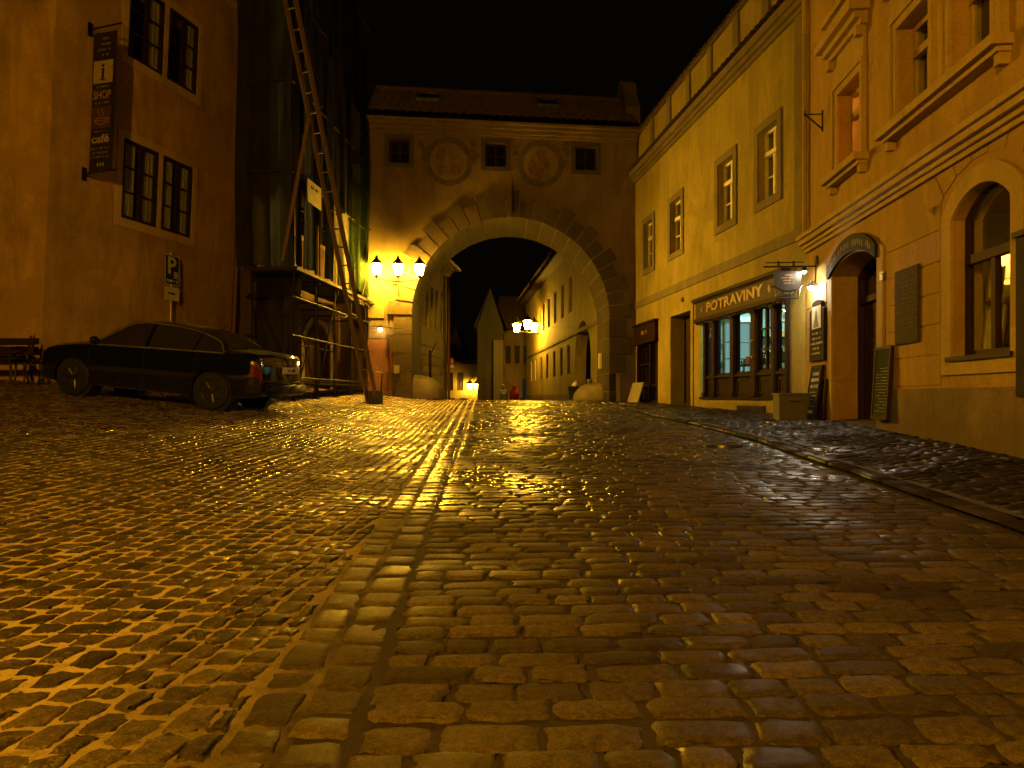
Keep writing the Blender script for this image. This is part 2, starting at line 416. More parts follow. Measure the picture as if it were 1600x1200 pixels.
def joint_mat(name):
    """bed between the stones: pale grit on the left side of the gutter, dark wet dirt in the carriageway"""
    m, nt, B, N, L = newmat(name)
    p = worldpos(nt); x = N.new('ShaderNodeSeparateXYZ'); L.new(p, x.inputs[0])
    n0 = noise(nt, 2.2, 5, .65, p); n1 = noise(nt, 130, 4, .75, p); n2 = noise(nt, 9, 6, .7, p)
    a = N.new('ShaderNodeMath'); a.operation = 'MULTIPLY_ADD'; L.new(n0.outputs['Fac'], a.inputs[0]); a.inputs[1].default_value = 1.1; L.new(x.outputs['X'], a.inputs[2])
    sand = ramp(nt, a.outputs[0], [(0, 1.), (.001, 1.), (.35, 0.)])
    mr = N.new('ShaderNodeMapRange'); mr.inputs['From Min'].default_value = -.85; mr.inputs['From Max'].default_value = .02
    mr.inputs['To Min'].default_value = 1; mr.inputs['To Max'].default_value = 0; L.new(a.outputs[0], mr.inputs['Value'])
    pale = ramp(nt, n1.outputs['Fac'], [(.3, (.42, .33, .17)), (.7, (.72, .57, .31))])
    dark = ramp(nt, n1.outputs['Fac'], [(.3, (.016, .012, .008)), (.7, (.055, .042, .028))])
    patch = ramp(nt, n2.outputs['Fac'], [(.28, .3), (.46, 1.)])
    f = mixc(nt, 1.0, mr.outputs[0], patch.outputs['Color'], 'MULTIPLY')
    L.new(mixc(nt, f, dark.outputs['Color'], pale.outputs['Color']), B.inputs['Base Color'])
    B.inputs['Roughness'].default_value = .9; B.inputs['Specular IOR Level'].default_value = .2
    L.new(bumpnode(nt, n1.outputs['Fac'], .6, .008), B.inputs['Normal'])
    return m

xs = np.concatenate([np.linspace(-160, -16, 12), np.arange(-15, 15.1, .25), np.linspace(16, 160, 12)])
ys = np.concatenate([np.linspace(-60, -7, 8), np.arange(-6, 40, .25), np.linspace(40, 300, 30)])
tag(sheet('ground', xs, ys, lambda x, y: gz(x, y)-np.where(y < 45, 0, 0), joint_mat('joint_grit')), kind='structure')

def jit(c, a): return (c[0]+random.uniform(-a, a), c[1]+random.uniform(-a, a))
def quadat(o, du, dv, a0, a1, b0, b1, j):
    """corners from along/across ranges on an origin with two axes"""
    P = lambda a, b: jit((o[0]+du[0]*a+dv[0]*b, o[1]+du[1]*a+dv[1]*b), j)
    return [P(a0, b0), P(a1, b0), P(a1, b1), P(a0, b1)]

road, gut = [], []
Y = 1.0
while Y < 27:                                   # carriageway: courses laid across the street
    pitch = random.uniform(.105, .135)
    wob = random.uniform(-.02, .02)
    x = float(gutter_x(Y))+random.uniform(0.0, .02)-.004; x1 = float(kerb_x(min(Y, 23)))-.20
    if Y > 23: x1 += .4
    while x < x1:
        l = random.choice((random.uniform(.14, .2), random.uniform(.19, .26), random.uniform(.22, .31)))
        e = min(x+l, x1); g_ = random.uniform(.002, .006)
        if e-x > .06:
            sl = lambda q: .037*(q-gutter_x(Y))+wob*math.sin(q*1.3+Y*.7)
            road.append([jit((x+g_, Y+g_*.6+sl(x)), .008), jit((e-g_, Y+g_*.6+sl(e)), .008), jit((e-g_, Y+pitch-g_*.6+sl(e)), .008), jit((x+g_, Y+pitch-g_*.6+sl(x)), .008)])
        x = e
    Y += pitch
for k, (w0, w1) in enumerate(((-.175, -.01), (-.325, -.185))):   # gutter: two rows of bigger setts along the street
    Y = .9
    while Y < 26:
        l = random.uniform(.12, .24)
        gut.append([jit((float(gutter_x(Y))+w0, Y+.006), .006), jit((float(gutter_x(Y))+w1, Y+.006), .006), jit((float(gutter_x(Y+l))+w1, Y+l-.006), .006), jit((float(gutter_x(Y+l))+w0, Y+l-.006), .006)])
        Y += l
left = []
def bend(Y): return .16*Y-.0085*Y*Y if Y < 11 else .16*11-.0085*121-.03*(Y-11)
c = -13.5
while c < 1.6:                                   # left field: courses fanning along the street
    w = random.uniform(.095, .125); Y = .9+random.uniform(0, .2)
    while Y < 25.5:
        l = random.uniform(.095, .155)
        wv = .014*math.sin(Y*1.7+c*3)
        x0 = c+bend(Y)-1.2+wv; xm = x0+w/2
        lim = float(gutter_x(Y))-.335
        inview = xm > -.98*Y-.4 and xm > -11.6
        if x0 < lim-.05 and inview:
            xe = min(x0+w, lim); g_ = random.uniform(.005, .012)
            x2 = c+bend(Y+l)-1.2+.014*math.sin((Y+l)*1.7+c*3); xe2 = min(x2+w, float(gutter_x(Y+l))-.335)
            if xe-x0 > .035 and xe2-x2 > .035:
                left.append([jit((x0+g_, Y+g_), .009), jit((xe-g_, Y+g_), .009), jit((xe2-g_, Y+l-g_), .009), jit((x2+g_, Y+l-g_), .009)])
        Y += l
    c += w
SAND = (.40, .31, .17)
tag(stones('cobbled_road', road, cobble_mat('road_sett_granite', (.10, .079, .044), .42, .5, .8, spec=.04), gz, .005, .012, .008, .002, dome=.06, pw=9, base=-.005), kind='structure')
tag(stones('stone_gutter', gut, cobble_mat('gutter_sett_granite', (.12, .096, .06), .35, .45, .75, spec=.06), lambda x, y: gz(x, y)-.003, .005, .011, .006, .003, dome=.2, pw=8, base=-.006), kind='structure')
tag(stones('cobbled_square', left, cobble_mat('square_cobble_granite', (.115, .092, .056), .45, .5, .8, spec=.05, sand=SAND), gz, .003, .010, .008, .004, dome=.3, pw=7, base=-.004), kind='structure')
# pavement on the right: kerb stones, bed and small irregular paving
Ys = np.concatenate([np.arange(-4, 23.41, .3)]); ts = np.linspace(0, 1.35, 9)
kx = kerb_x(Ys); wx = wall_x(Ys)+.0
PX = kx[:, None]+(wx-kx)[:, None]*ts[None]*.999; PY = np.repeat(Ys[:, None], len(ts), 1); PZ = side_z(PX, PY)-.004
co = np.stack([PX, PY, PZ], -1).reshape(-1, 3); n = len(ts); idx = np.arange((len(Ys)-1)*(n-1)); a = (idx//(n-1))*n+idx % (n-1)
tag(npmesh('pavement', co, np.stack([a, a+1, a+n+1, a+n], -1), simple('pavement_dirt', (.05, .04, .028), .9, var=.4, scale=25, bump=.5)), kind='structure')
kerb, pav = [], []
Y = 1.5
while Y < 23:
    l = random.uniform(.35, .8); a0, a1 = float(kerb_x(Y)), float(kerb_x(Y+l))
    kerb.append([jit((a0-.17, Y+.008), .006), jit((a0-.01, Y+.008), .006), jit((a1-.01, Y+l-.008), .006), jit((a1-.17, Y+l-.008), .006)]); Y += l
Y = 1.6
while Y < 22.8:
    p_ = random.uniform(.10, .17); x = float(kerb_x(Y))+.01; x1 = float(wall_x(Y))-.02
    x += random.uniform(-.0, .05)
    while x < x1:
        l = random.uniform(.1, .24); e = min(x+l, x1); o_ = .05*math.sin(x*7+Y*2)
        if e-x > .05: pav.append([jit((x+.006, Y+.006+o_), .022), jit((e-.006, Y+.006+o_), .022), jit((e-.006, Y+p_-.006+o_), .022), jit((x+.006, Y+p_-.006+o_), .022)])
        x = e
    Y += p_
tag(stones('kerb', kerb, cobble_mat('kerb_granite', (.05, .04, .027), .3, .8, .95, spec=.006), lambda x, y: side_z(np.maximum(x, kerb_x(y)), y)-.013, .010, .022, .003, .003, dome=.03, pw=12, corner=.02, split=40), kind='structure')
tag(stones('paving_stones', pav, cobble_mat('paving_stone', (.04, .032, .021), .35, .7, .9, spec=.03), side_z, .006, .016, .006, .006, dome=.2, split=8), kind='structure')
# a cast cover let into the road
cv = at(1130, 698, 1.0); Yc = .95/((698-620)/1100+.037); cvx = (1130-800)/1100*Yc
mb = MB(); mb.lathe((cvx, Yc, G(cvx, Yc)+.018), [(.0, .010), (.21, .010), (.215, .014), (.235, .014), (.24, -.02)], 28)
for i in range(-4, 5): mb.box(ident, cvx-.16, cvx+.16, Yc+i*.04-.008, Yc+i*.04+.008, G(cvx, Yc)+.027, G(cvx, Yc)+.033)
tag(mb.build('drain_cover', simple('worn_cast_iron', (.12, .10, .08), .35, .8), smooth=True), 'round worn iron drain cover let into the cobbled road', 'drain cover')
# ---------------------------------------------------------------- shared builders
def text(body, f, u, z, size, mat, parent, name='lettering', w=.01, ext=.008, dirn=1, width=None, bold=0.0, spacing=1.0):
    cu = bpy.data.curves.new('t', 'FONT'); cu.body = body; cu.size = size; cu.align_x = 'CENTER'; cu.align_y = 'CENTER'
    cu.extrude = ext; cu.offset = bold; cu.space_character = spacing; cu.resolution_u = 3
    ob = bpy.data.objects.new('t', cu); COL.objects.link(ob)
    dg = bpy.context.evaluated_depsgraph_get(); me = bpy.data.meshes.new_from_object(ob.evaluated_get(dg))
    bpy.data.objects.remove(ob)
    xs = [v.co.x for v in me.vertices]; k = 1 if not width else width/(max(xs)-min(xs))
    mb = MB(); mb.v = [f(u+dirn*v.co.x*k, w+v.co.z+ext, z+v.co.y) for v in me.vertices]
    mb.f = [tuple(p.vertices) for p in me.polygons]
    return mb.build(name, mat, parent)
def marks(mb, f, u0, u1, z0, z1, rows, w, th=.45, dens=.8, center=True):
    """rows of worn writing too small to read: short dashes in word groups"""
    h = (z1-z0)/rows
    for r in range(rows):
        z = z1-h*(r+.5); span = (u1-u0)*random.uniform(.55, 1.0); a = (u0+u1)/2-span/2 if center else u0; b = a+span
        while a < b:
            l = random.uniform(.25, .7)*h
            if random.random() < dens: mb.box(f, a, min(a+l, b), w, w+.003, z-h*th/2*random.uniform(.6, 1), z+h*th/2*random.uniform(.6, 1))
            a += l+h*random.choice((.12, .12, .5))
    return mb
def window(f, par, u0, u1, z0, z1, d=.14, surround=0.0, srw=.03, smat=None, fm=None, pm=None, cols=2, rows=3, transom=None, fr=.05, bar=.025, sill=None, sillmat=None, arch=0.0, room=None, curtain=None, mull=.06):
    """a window part with its own sub-parts; f(u,w,z) facade frame, hole u0..u1 z0..z1, frame set back by d"""
    fm = fm or M['white']; pm = pm or M['dglass']; mb = MB()
    if arch: out = archp(u0-.006, u1+.006, z0, z1-arch, arch); inn = archp(u0+fr, u1-fr, z0+fr, z1-arch-.01, arch-fr*.7)
    else: out = rect(u0-.006, u1+.006, z0, z1+.004); inn = rect(u0+fr, u1-fr, z0+fr, z1-fr)
    mb.ring(f, out, inn, -d-.03, -d+.03)
    zt = transom if transom else None
    for c in range(1, cols):
        uc = u0+(u1-u0)*c/cols; mb.box(f, uc-mull/2, uc+mull/2, -d-.024, -d+.036, z0+fr, (zt or z1-fr)-.002 if arch or zt else z1-fr)
        if zt and not arch: mb.box(f, uc-bar, uc+bar, -d-.02, -d+.028, zt+.04, z1-fr)
    if zt: mb.box(f, u0+fr-.004, u1-fr+.004, -d-.028, -d+.06, zt-.045, zt+.045)
    zz0, zz1 = z0+fr, (zt-.045 if zt else z1-fr)
    for r in range(1, rows):
        zr = zz0+(zz1-zz0)*r/rows; mb.box(f, u0+fr, u1-fr, -d-.018, -d+.022, zr-bar/2, zr+bar/2)
    w = mb.build('window', fm, par)
    p = MB(); p.slab(f, inn, [], -d-.008, -d-.002); p.build('pane', pm, w)
    if surround:
        s = MB()
        if arch: s.ring(f, grow(archp(u0, u1, z0, z1-arch, arch), surround), archp(u0-.001, u1+.001, z0+.001, z1-arch, arch), .0, srw)
        else: s.ring(f, rect(u0-surround, u1+surround, z0-surround, z1+surround), rect(u0, u1, z0, z1), 0.0, srw)
        s.build('surround', smat or M['trim'], w)
    if sill:
        s = MB(); s.box(f, u0-sill[0], u1+sill[0], -d+.03, sill[1], z0-sill[2], z0-.001); s.build('sill', sillmat or smat or M['trim'], w)
    if room:
        s = MB()
        for a in ((u0-.02, u0-.01, -.9, -d-.05, z0-.02, z1+.02), (u1+.01, u1+.02, -.9, -d-.05, z0-.02, z1+.02), (u0, u1, -.91, -.9, z0-.02, z1+.02), (u0, u1, -.9, -d-.05, z0-.02, z0-.01), (u0, u1, -.9, -d-.05, z1+.01, z1+.02)): s.box(f, *a)
        s.build('room', room, w)
    if curtain:
        for a, b in curtain:
            s = MB(); ua, ub = u0+(u1-u0)*a, u0+(u1-u0)*b
            s.grid(lambda i, j: f(ua+(ub-ua)*i, -d-.07+.018*math.sin(i*22), z0+.03+(z1-z0-.06)*j), 24, 1); s.build('curtain', M['curtain'], w, smooth=True)
    return w
def profile(mb, f, u0, u1, steps):
    for w, z0, z1 in steps: mb.box(f, u0, u1, 0.0, w, z0, z1)
    return mb
def panel_door(f, par, u0, u1, z0, z1, d, mat, panels=3, leaves=1):
    mb = MB(); mb.box(f, u0, u1, -d-.05, -d, z0, z1); L = (u1-u0)/leaves
    for k in range(leaves):
        for p in range(panels):
            a, b = z0+(z1-z0)*(p+.1)/panels, z0+(z1-z0)*(p+.92)/panels
            mb.ring(f, rect(u0+L*k+.07, u0+L*(k+1)-.07, a, b), rect(u0+L*k+.11, u0+L*(k+1)-.11, a+.04, b-.04), -d-.001, -d+.016)
        if k: mb.box(f, u0+L*k-.025, u0+L*k+.025, -d-.002, -d+.03, z0, z1)
    o = mb.build('door', mat, par)
    h = MB(); uh = u0+.08 if leaves == 1 else u0+L+.1
    h.tube([f(uh, -d+.005, 1.0+z0), f(uh, -d+.05, 1.0+z0), f(uh+.1, -d+.05, 1.0+z0)], .011); h.build('handle', M['zinc'], o)
    return o
def body(f, par, u0, u1, wb, z0, z1, mat, name='side_wall', wf=-.502):
    """sides, back and top of a building behind its front wall"""
    mb = MB(); t = .3
    mb.box(f, u0, u0+t, -wb, wf, z0, z1); mb.box(f, u1-t, u1, -wb, wf, z0, z1); mb.box(f, u0+t, u1-t, -wb, -wb+t, z0, z1)
    mb.box(f, u0+t, u1-t, -wb+t, wf, z1-.2, z1)
    return mb.build(name, mat, par)
def tiled(mb, fn, nu, nv, cols, amp=.04):
    """pantile sheet: fn(a,b) base point a,b in 0..1 (b up the slope), corrugated with stepped courses"""
    def q(i, j):
        b = j; c = b*nv; k = math.floor(c-1e-6) if b > 0 else 0; fr = c-k
        p = fn(i, b); ph = i*cols*2*math.pi
        p.z += amp*(abs(math.sin(ph/2))**.7)+amp*.9*(1-fr); return p
    n = len(mb.v); NU = cols*nu; NV = nv
    rows = []
    for r in range(NV):
        for e in (0.02, .999): rows.append((r+e)/NV)
    for b in rows:
        for i in range(NU+1): mb.v.append(q(i/NU, b))
    for r in range(len(rows)-1):
        for i in range(NU):
            a = n+r*(NU+1)+i; mb.f.append((a, a+1, a+NU+2, a+NU+1))
    return mb

# ---------------------------------------------------------------- yellow house with the grocery
Yf = Frame(5.06, 12.0, -.12, 1, -1)
yY = Yf.atY
yh = thing('yellow_house', 'long yellow house with grey window surrounds and a wooden shopfront under its string band', 'house', Yf(5, 0, -.3))
UE = 10.07
wn = [(8.73, .40), (6.44, .40), (3.35, .40), (1.44, .38)]
holes = [rect(c-h, c+h, 3.79, 5.15) for c, h in wn]
shop = (.70, 4.78, -.06, 2.20); dr = (5.38, 6.82, -.28, 2.13); ls = (7.93, 9.85, -.25, 2.14)
holes += [rect(*shop), rect(*dr), rect(*ls)]
mb = MB(); mb.slab(Yf, rect(0, UE, -.7, 7.0), holes, -.5, 0); mb.build('wall', M['yellow'], yh)
body(Yf, yh, .0, UE, 6, -.7, 6.98, M['yellow'])
for c, h in wn:
    window(Yf, yh, c-h, c+h, 3.79, 5.15, d=.15, surround=.16, srw=.035, transom=4.70, rows=2, cols=2, fr=.05, room=M['dark'], pm=M['glass'], curtain=[(.06, .4)] if c in (1.44, 6.44) else None)
mb = MB(); mb.box(Yf, -.0, UE, 0, .03, 2.73, 2.945); mb.build('string_band', M['trim'], yh)
mb = MB(); mb.box(Yf, 0.0, .42, 0.0, .034, 2.946, 6.66)
mb.build('quoin_strip', M['trim'], yh)
mb = MB(); profile(mb, Yf, 0, UE+.02, [(.06, 6.66, 6.74), (.13, 6.741, 6.83), (.20, 6.831, 6.99)]); mb.build('cornice', M['trim'], yh)
mb = MB(); tiled(mb, lambda a, b: Yf(a*UE, .27-.42*b, 7.0+.10*b), 6, 1, 46, .035); mb.build('cornice_tiles', M['tile'], yh, smooth=True)
mb = MB(); mb.box(Yf, -.3, UE, -.42, -.1, 6.99, 8.14); at_ = mb.build('attic_wall', M['yellow'], yh)
for Yp in (20.6, 19.17, 17.75, 16.4, 15.0, 13.67, 12.4):
    mb = MB(); mb.box(Yf, yY(Yp)-.13, yY(Yp)+.13, -.101, -.05, 7.07, 8.141); mb.build('attic_pilaster', M['trim'], at_)
mb = MB(); mb.box(Yf, -.3, UE+.05, -.5, -.02, 8.142, 8.2); tiled(mb, lambda a, b: Yf(-.3+a*(UE+.3), .03-.5*b, 8.2+.07*b), 6, 1, 48, .03); mb.build('attic_coping', M['tile'], yh)
mb = MB(); mb.ring(Yf, rect(dr[0]-.16, dr[1]+.16, -.3, dr[3]+.16), rect(dr[0], dr[1], -.31, dr[3]), 0, .025); mb.build('door_surround', M['yellow'], yh)
panel_door(Yf, yh, dr[0], dr[1]-.0, -.28, 2.12, .36, M['brown'], 3, 2)
mb = MB(); mb.box(Yf, 5.9, 6.0, .0, .05, 2.42, 2.52); mb.build('house_number_plate', M['trim'], yh)
# grocery front
sf = MB()
sf.box(Yf, shop[0], shop[1], -.13, .05, -.06, .0)                              # bottom rail
def yy(px): return yY(1100*6.5/(px-668))
posts = [(yy(1102), yy(1105)), (yy(1114.5), yy(1119.5)), (yy(1144), yy(1149.5)), (yy(1176.5), yy(1184)), (yy(1208), yy(1213.5)), (yy(1230.5), yy(1234))]
for a, b in posts:
    sf.box(Yf, b, a, -.10, .06, 0.0, 1.78); sf.box(Yf, b-.015, a+.015, -.02, .085, 0.0, .10); sf.box(Yf, b-.02, a+.02, -.02, .10, 1.66, 1.77)
shopf = sf.build('shopfront', M['wood'], yh, bevel=.006)
for k in range(5):
    u1, u0 = posts[k][1], posts[k+1][0]; door = k == 3; u0, u1 = min(u0, u1), max(u0, u1)
    m_ = MB(); m_.box(Yf, u0, u1, -.09, -.02, 0, .42); m_.ring(Yf, rect(u0+.05, u1-.05, .06, .36), rect(u0+.09, u1-.09, .10, .32), -.021, .0)
    m_.box(Yf, u0, u1, -.09, .035, .42, .47)
    m_.ring(Yf, rect(u0, u1, .47, 1.78), rect(u0+.05, u1-.05, .52, 1.72), -.08, -.01)
    if door:
        for q in (1, 2): m_.box(Yf, u0+.05, u1-.05, -.07, -.02, .52+.4*q-.015, .52+.4*q+.015)
        m_.box(Yf, (u0+u1)/2-.03, (u0+u1)/2+.03, -.075, -.015, .52, 1.72)
    s_ = m_.build('shop_door' if door else 'shop_window_frame', M['wood'], shopf)
    p_ = MB(); p_.box(Yf, u0+.04, u1-.04, -.052, -.046, .51, 1.73); p_.build('shop_window_pane', M['glass'], shopf)
    if k in (0, 4):
        r_ = MB(); uc = (u0+u1)/2; R = min(.13, (u1-u0)/2-.04)
        r_.slab(Yf, [(uc+R*math.cos(i*math.pi/12), 1.48+R*math.sin(i*math.pi/12)) for i in range(24)], [[(uc+R*.8*math.cos(i*math.pi/12), 1.48+R*.8*math.sin(i*math.pi/12)) for i in range(24)]], -.044, -.04)
        for i in range(5): r_.box(Yf, uc-R*.5+i*R*.2, uc-R*.4+i*R*.2, -.044, -.04, 1.48-R*(.3+.2*(i % 2)), 1.48+R*(.45-.15*(i % 3)))
        r_.build('window_sticker', M['chalk'], shopf)
hb = MB(); uh = (posts[3][0]+posts[3][1])/2
for zc in (.78, 1.12): hb.lathe(Yf(uh, .07, zc-.03), [(.0, 0), (.018, .005), (.022, .03), (.018, .055), (0, .06)], 10)
hb.build('brass_door_knob', simple('worn_brass', (.7, .42, .12), .25, 1.0), shopf, smooth=True)
mb = MB(); mb.box(Yf, shop[0]-.06, shop[1]+.08, .0, .10, 1.84, 2.21); fas = mb.build('fascia_board', M['woodl'], shopf)
mb = MB(); a, b = shop[0]-.1, shop[1]+.12
profile(mb, Yf, a, b, [(.19, 2.24, 2.31), (.14, 2.211, 2.239), (.13, 1.78, 1.839)]); mb.box(Yf, a+.03, b-.03, 0, .16, 1.745, 1.779)
n_ = 42
for i in range(n_): mb.box(Yf, a+.06+(b-a-.12)*i/n_, a+.06+(b-a-.12)*(i+.55)/n_, .0, .12, 1.70, 1.744)
mb.build('shop_cornice', M['wood'], shopf)
text('POTRAVINY', Yf, (yy(1111)+yy(1200))/2, 2.03, .30, M['gold'], shopf, w=.10, ext=.012, dirn=-1, width=yy(1111)-yy(1200), bold=.006)
mb = MB()
for px in (1103.5, 1210.5):
    u = yy(px); mb.slab(Yf, [(u-.045, 2.03), (u, 1.955), (u+.045, 2.03), (u, 2.105)], [], .10, .118)
mb.build('painted_diamond', M['gold'], shopf)
mb = MB(); mb.box(Yf, shop[0]-.1, shop[1]+.1, .0, .10, -.5, -.075); mb.build('shop_plinth', M['yellow'], yh)
mb = MB(); mb.box(Yf, 1.35, 2.55, .101, .13, -.34, -.17)
for i in range(15): mb.box(Yf, 1.4+i*.075, 1.43+i*.075, .131, .138, -.32, -.19)
mb.build('plinth_grille', M['iron'], yh)
# room behind the grocery window, with its goods
rm = MB(); r0, r1, rb = shop[0]-.2, shop[1]+.2, -3.0
for a in ((r0, r1, rb-.05, rb, -.06, 2.3), (r0-.05, r0, rb, -.51, -.06, 2.3), (r1, r1+.05, rb, -.51, -.06, 2.3), (r0, r1, rb, -.51, -.11, -.06), (r0, r1, rb, -.51, 2.3, 2.35)): rm.box(Yf, *a)
rm.build('shop_room', simple('shop_room_paint', (.5, .56, .5), .8), yh)
COLD = (.55, 1.0, .93)
tb = thing('strip_light', 'cold white strip light on the grocery ceiling', 'ceiling light', Yf(3.4, -1.8, 2.2))
m_ = MB(); m_.box(Yf, 2.9, 4.2, -1.86, -1.72, 2.03, 2.075); m_.tube([Yf(3.1, -1.79, 2.07), Yf(3.1, -1.79, 2.3)], .008); m_.tube([Yf(4.0, -1.79, 2.07), Yf(4.0, -1.79, 2.3)], .008); m_.build('fitting', M['white'], tb)
m_ = MB(); m_.tube([Yf(2.92, -1.79, 2.0), Yf(4.18, -1.79, 2.0)], .022); m_.build('tube', emit('cold_tube', COLD, 420), tb)
fr_ = thing('display_fridge', 'tall lit display fridge at the end wall of the grocery', 'fridge', Yf(4.6, -.95, -.06))
m_ = MB(); m_.box(Yf, 4.62, 4.96, -1.32, -.62, -.05, .12); m_.box(Yf, 4.62, 4.96, -1.32, -1.28, .12, 1.9); m_.box(Yf, 4.62, 4.96, -1.28, -.66, 1.78, 1.9); m_.box(Yf, 4.93, 4.96, -1.28, -.66, .12, 1.78); m_.build('cabinet', M['white'], fr_)
m_ = MB(); m_.box(Yf, 4.90, 4.925, -1.26, -.68, .14, 1.76); m_.build('lit_back', emit('fridge_light', (.55, 1.0, .9), .42), fr_)
for z in (.5, .9, 1.3):
    m_ = MB(); m_.box(Yf, 4.64, 4.9, -1.27, -.67, z, z+.02); m_.build('shelf', M['zinc'], fr_)
goods = [simple('label_red', (.35, .04, .03)), simple('label_cream', (.6, .5, .3)), simple('bottle_green', (.03, .14, .06), .15), simple('label_amber', (.4, .17, .04), .2), simple('label_blue', (.05, .12, .3)), simple('label_lime', (.25, .45, .05))]
def goods_row(u0, u1, w, z, along_w=False):
    p = u0
    while p < u1:
        k = random.randrange(6); h = random.uniform(.14, .27); r = random.uniform(.03, .05)
        f = (lambda a, b, zz: Yf(w+b, a, zz)) if along_w else (lambda a, b, zz: Yf(a, w+b, zz))
        if random.random() < .6:
            m_ = MB(); m_.lathe(f(p, 0, z), [(r*.9, 0), (r, .01), (r, h*.6), (r*.35, h*.78), (r*.33, h), (0, h+.004)], 10)
            tag(m_.build('bottle', goods[k], smooth=True), 'small bottle standing on a shelf inside the grocery', 'bottle', 'bottles on the grocery shelves')
        else:
            m_ = MB(); m_.box(f, p-r*1.2, p+r*1.2, -.05, .05, z, z+h*.8); m_.box(f, p-r*.9, p+r*.9, -.053, -.05, z+h*.2, z+h*.6); m_.box(f, p-r*.9, p+r*.9, .05, .053, z+h*.2, z+h*.6)
            tag(m_.build('carton', goods[k]), 'small carton standing on a shelf inside the grocery', 'carton', 'cartons on the grocery shelves')
        p += r*2+random.uniform(.03, .14)
def shelf_unit(lab, u0, u1, w0, w1, zs, hgt):
    t = thing('display_shelf', lab, 'shelf', Yf((u0+u1)/2, (w0+w1)/2, -.06))
    for z in zs:
        m_ = MB(); m_.box(Yf, u0, u1, w0, w1, z-.025, z); m_.build('board', M['wood'], t)
    for u in (u0, u1-.03):
        for w in (w0, w1-.03):
            m_ = MB(); m_.box(Yf, u, u+.03, w, w+.03, -.06, hgt); m_.build('upright', M['wood'], t)
shelf_unit('tall dark shelf unit along the end wall of the grocery', 4.62, 4.95, -2.75, -1.4, (.3, .68, 1.06, 1.44), 1.8)
for z in (.3, .68, 1.06, 1.44): goods_row(-2.65, -1.45, 4.72, z, True)
shelf_unit('low dark display shelf just behind the grocery panes', 1.3, 4.3, -.86, -.6, (.36, .72), .75)
for z in (.36, .72): goods_row(1.4, 4.2, -.72, z)
# left small shopfront
a, b, z0, z1 = ls
lf = MB(); lf.ring(Yf, rect(a, b, -.25, 1.62), rect(a+.08, b-.08, -.10, 1.56), -.12, .03); lf.box(Yf, a+.62, a+.72, -.11, .02, -.1, 1.56)
for i in range(3): lf.box(Yf, a+.12+i*.17, a+.14+i*.17, -.08, -.03, -.1, 1.56)
lf.box(Yf, a+.08, b-.08, -.1, -.02, .3, .36); lf.box(Yf, a+.72, b-.08, -.09, -.03, .95, 1.0)
for i in (1, 2): lf.box(Yf, a+.72+i*.36, a+.75+i*.36, -.09, -.03, .36, 1.56)
lo = lf.build('small_shopfront', M['wood'], yh)
m_ = MB(); m_.box(Yf, a+.08, b-.08, -.14, -.13, -.1, 1.56); m_.build('shop_window_pane', M['dglass'], lo)
m_ = MB(); m_.box(Yf, a-.04, b+.04, .0, .10, 1.625, 2.14); profile(m_, Yf, a-.08, b+.06, [(.16, 2.141, 2.2), (.13, 1.58, 1.624)]); m_.build('fascia_board', M['wood'], lo)
m_ = MB(); marks(m_, Yf, a+.7, a+1.25, 1.83, 1.98, 1, .10, .8); m_.build('worn_lettering', M['gold'], lo)
m_ = MB(); m_.box(Yf, a+.9, a+1.15, -.128, -.12, .5, 1.1); m_.build('window_notice', M['curtain'], lo)
# things on the pavement by the yellow house
def leanboard(name, label, cat, f, u0, u1, zb, h, off, tilt, mats, parts=True):
    """a board leaning against a facade: foot at w=off, top at w=off-tilt"""
    t = thing(name, label, cat, f((u0+u1)/2, off, zb))
    def q(u, w, z): k = (z-zb)/h; return f(u, off-tilt*k+w, z)
    m_ = MB(); m_.ring(q, rect(u0, u1, zb, zb+h), rect(u0+.035, u1-.035, zb+.05, zb+h-.035), -.02, .022); m_.build('frame', mats[0], t)
    m_ = MB(); m_.slab(q, rect(u0+.03, u1-.03, zb+.045, zb+h-.03), [], -.012, .012); pn = m_.build('writing_panel', mats[1], t)
    return t, q, pn
bx = MB(); q = Yf; u0, u1 = yy(1019), yy(994)-.35
def lean(u, w, z): return Yf(u, .42-.18*(z+.16)/.6+w, z)
bx.box(lean, yy(1019), yy(1019)+1.05, -.02, .02, -.17, .42)
tag(bx.build('blank_board', simple('pale_board_paint', (.26, .24, .18), .6), bevel=.004), 'pale blank panel leaning on the small dark shopfront by the gate', 'panel')
# grey crate by the shop corner
gx, gy = 4.62, 11.65; cz = float(side_z(np.array(gx), np.array(gy)))
ct = thing('utility_box', 'grey metal utility box standing by the corner of the wooden shopfront', 'box', (gx, gy, cz))
cf = Frame(gx, gy, .99, -.12, 1)
m_ = MB(); m_.box(cf, -.24, .24, -.22, .22, cz-.02, cz+.40); m_.build('case', simple('grey_box_paint', (.09, .09, .095), .55, .2, var=.2), ct, bevel=.01)
m_ = MB(); m_.box(cf, -.26, .26, -.24, .24, cz+.401, cz+.43); m_.build('lid', M['zinc'], ct, bevel=.006)
m_ = MB(); m_.tube([cf(-.08, .222, cz+.3), cf(-.08, .25, cz+.3), cf(.08, .25, cz+.3), cf(.08, .222, cz+.3)], .008); m_.build('handle', M['iron'], ct)

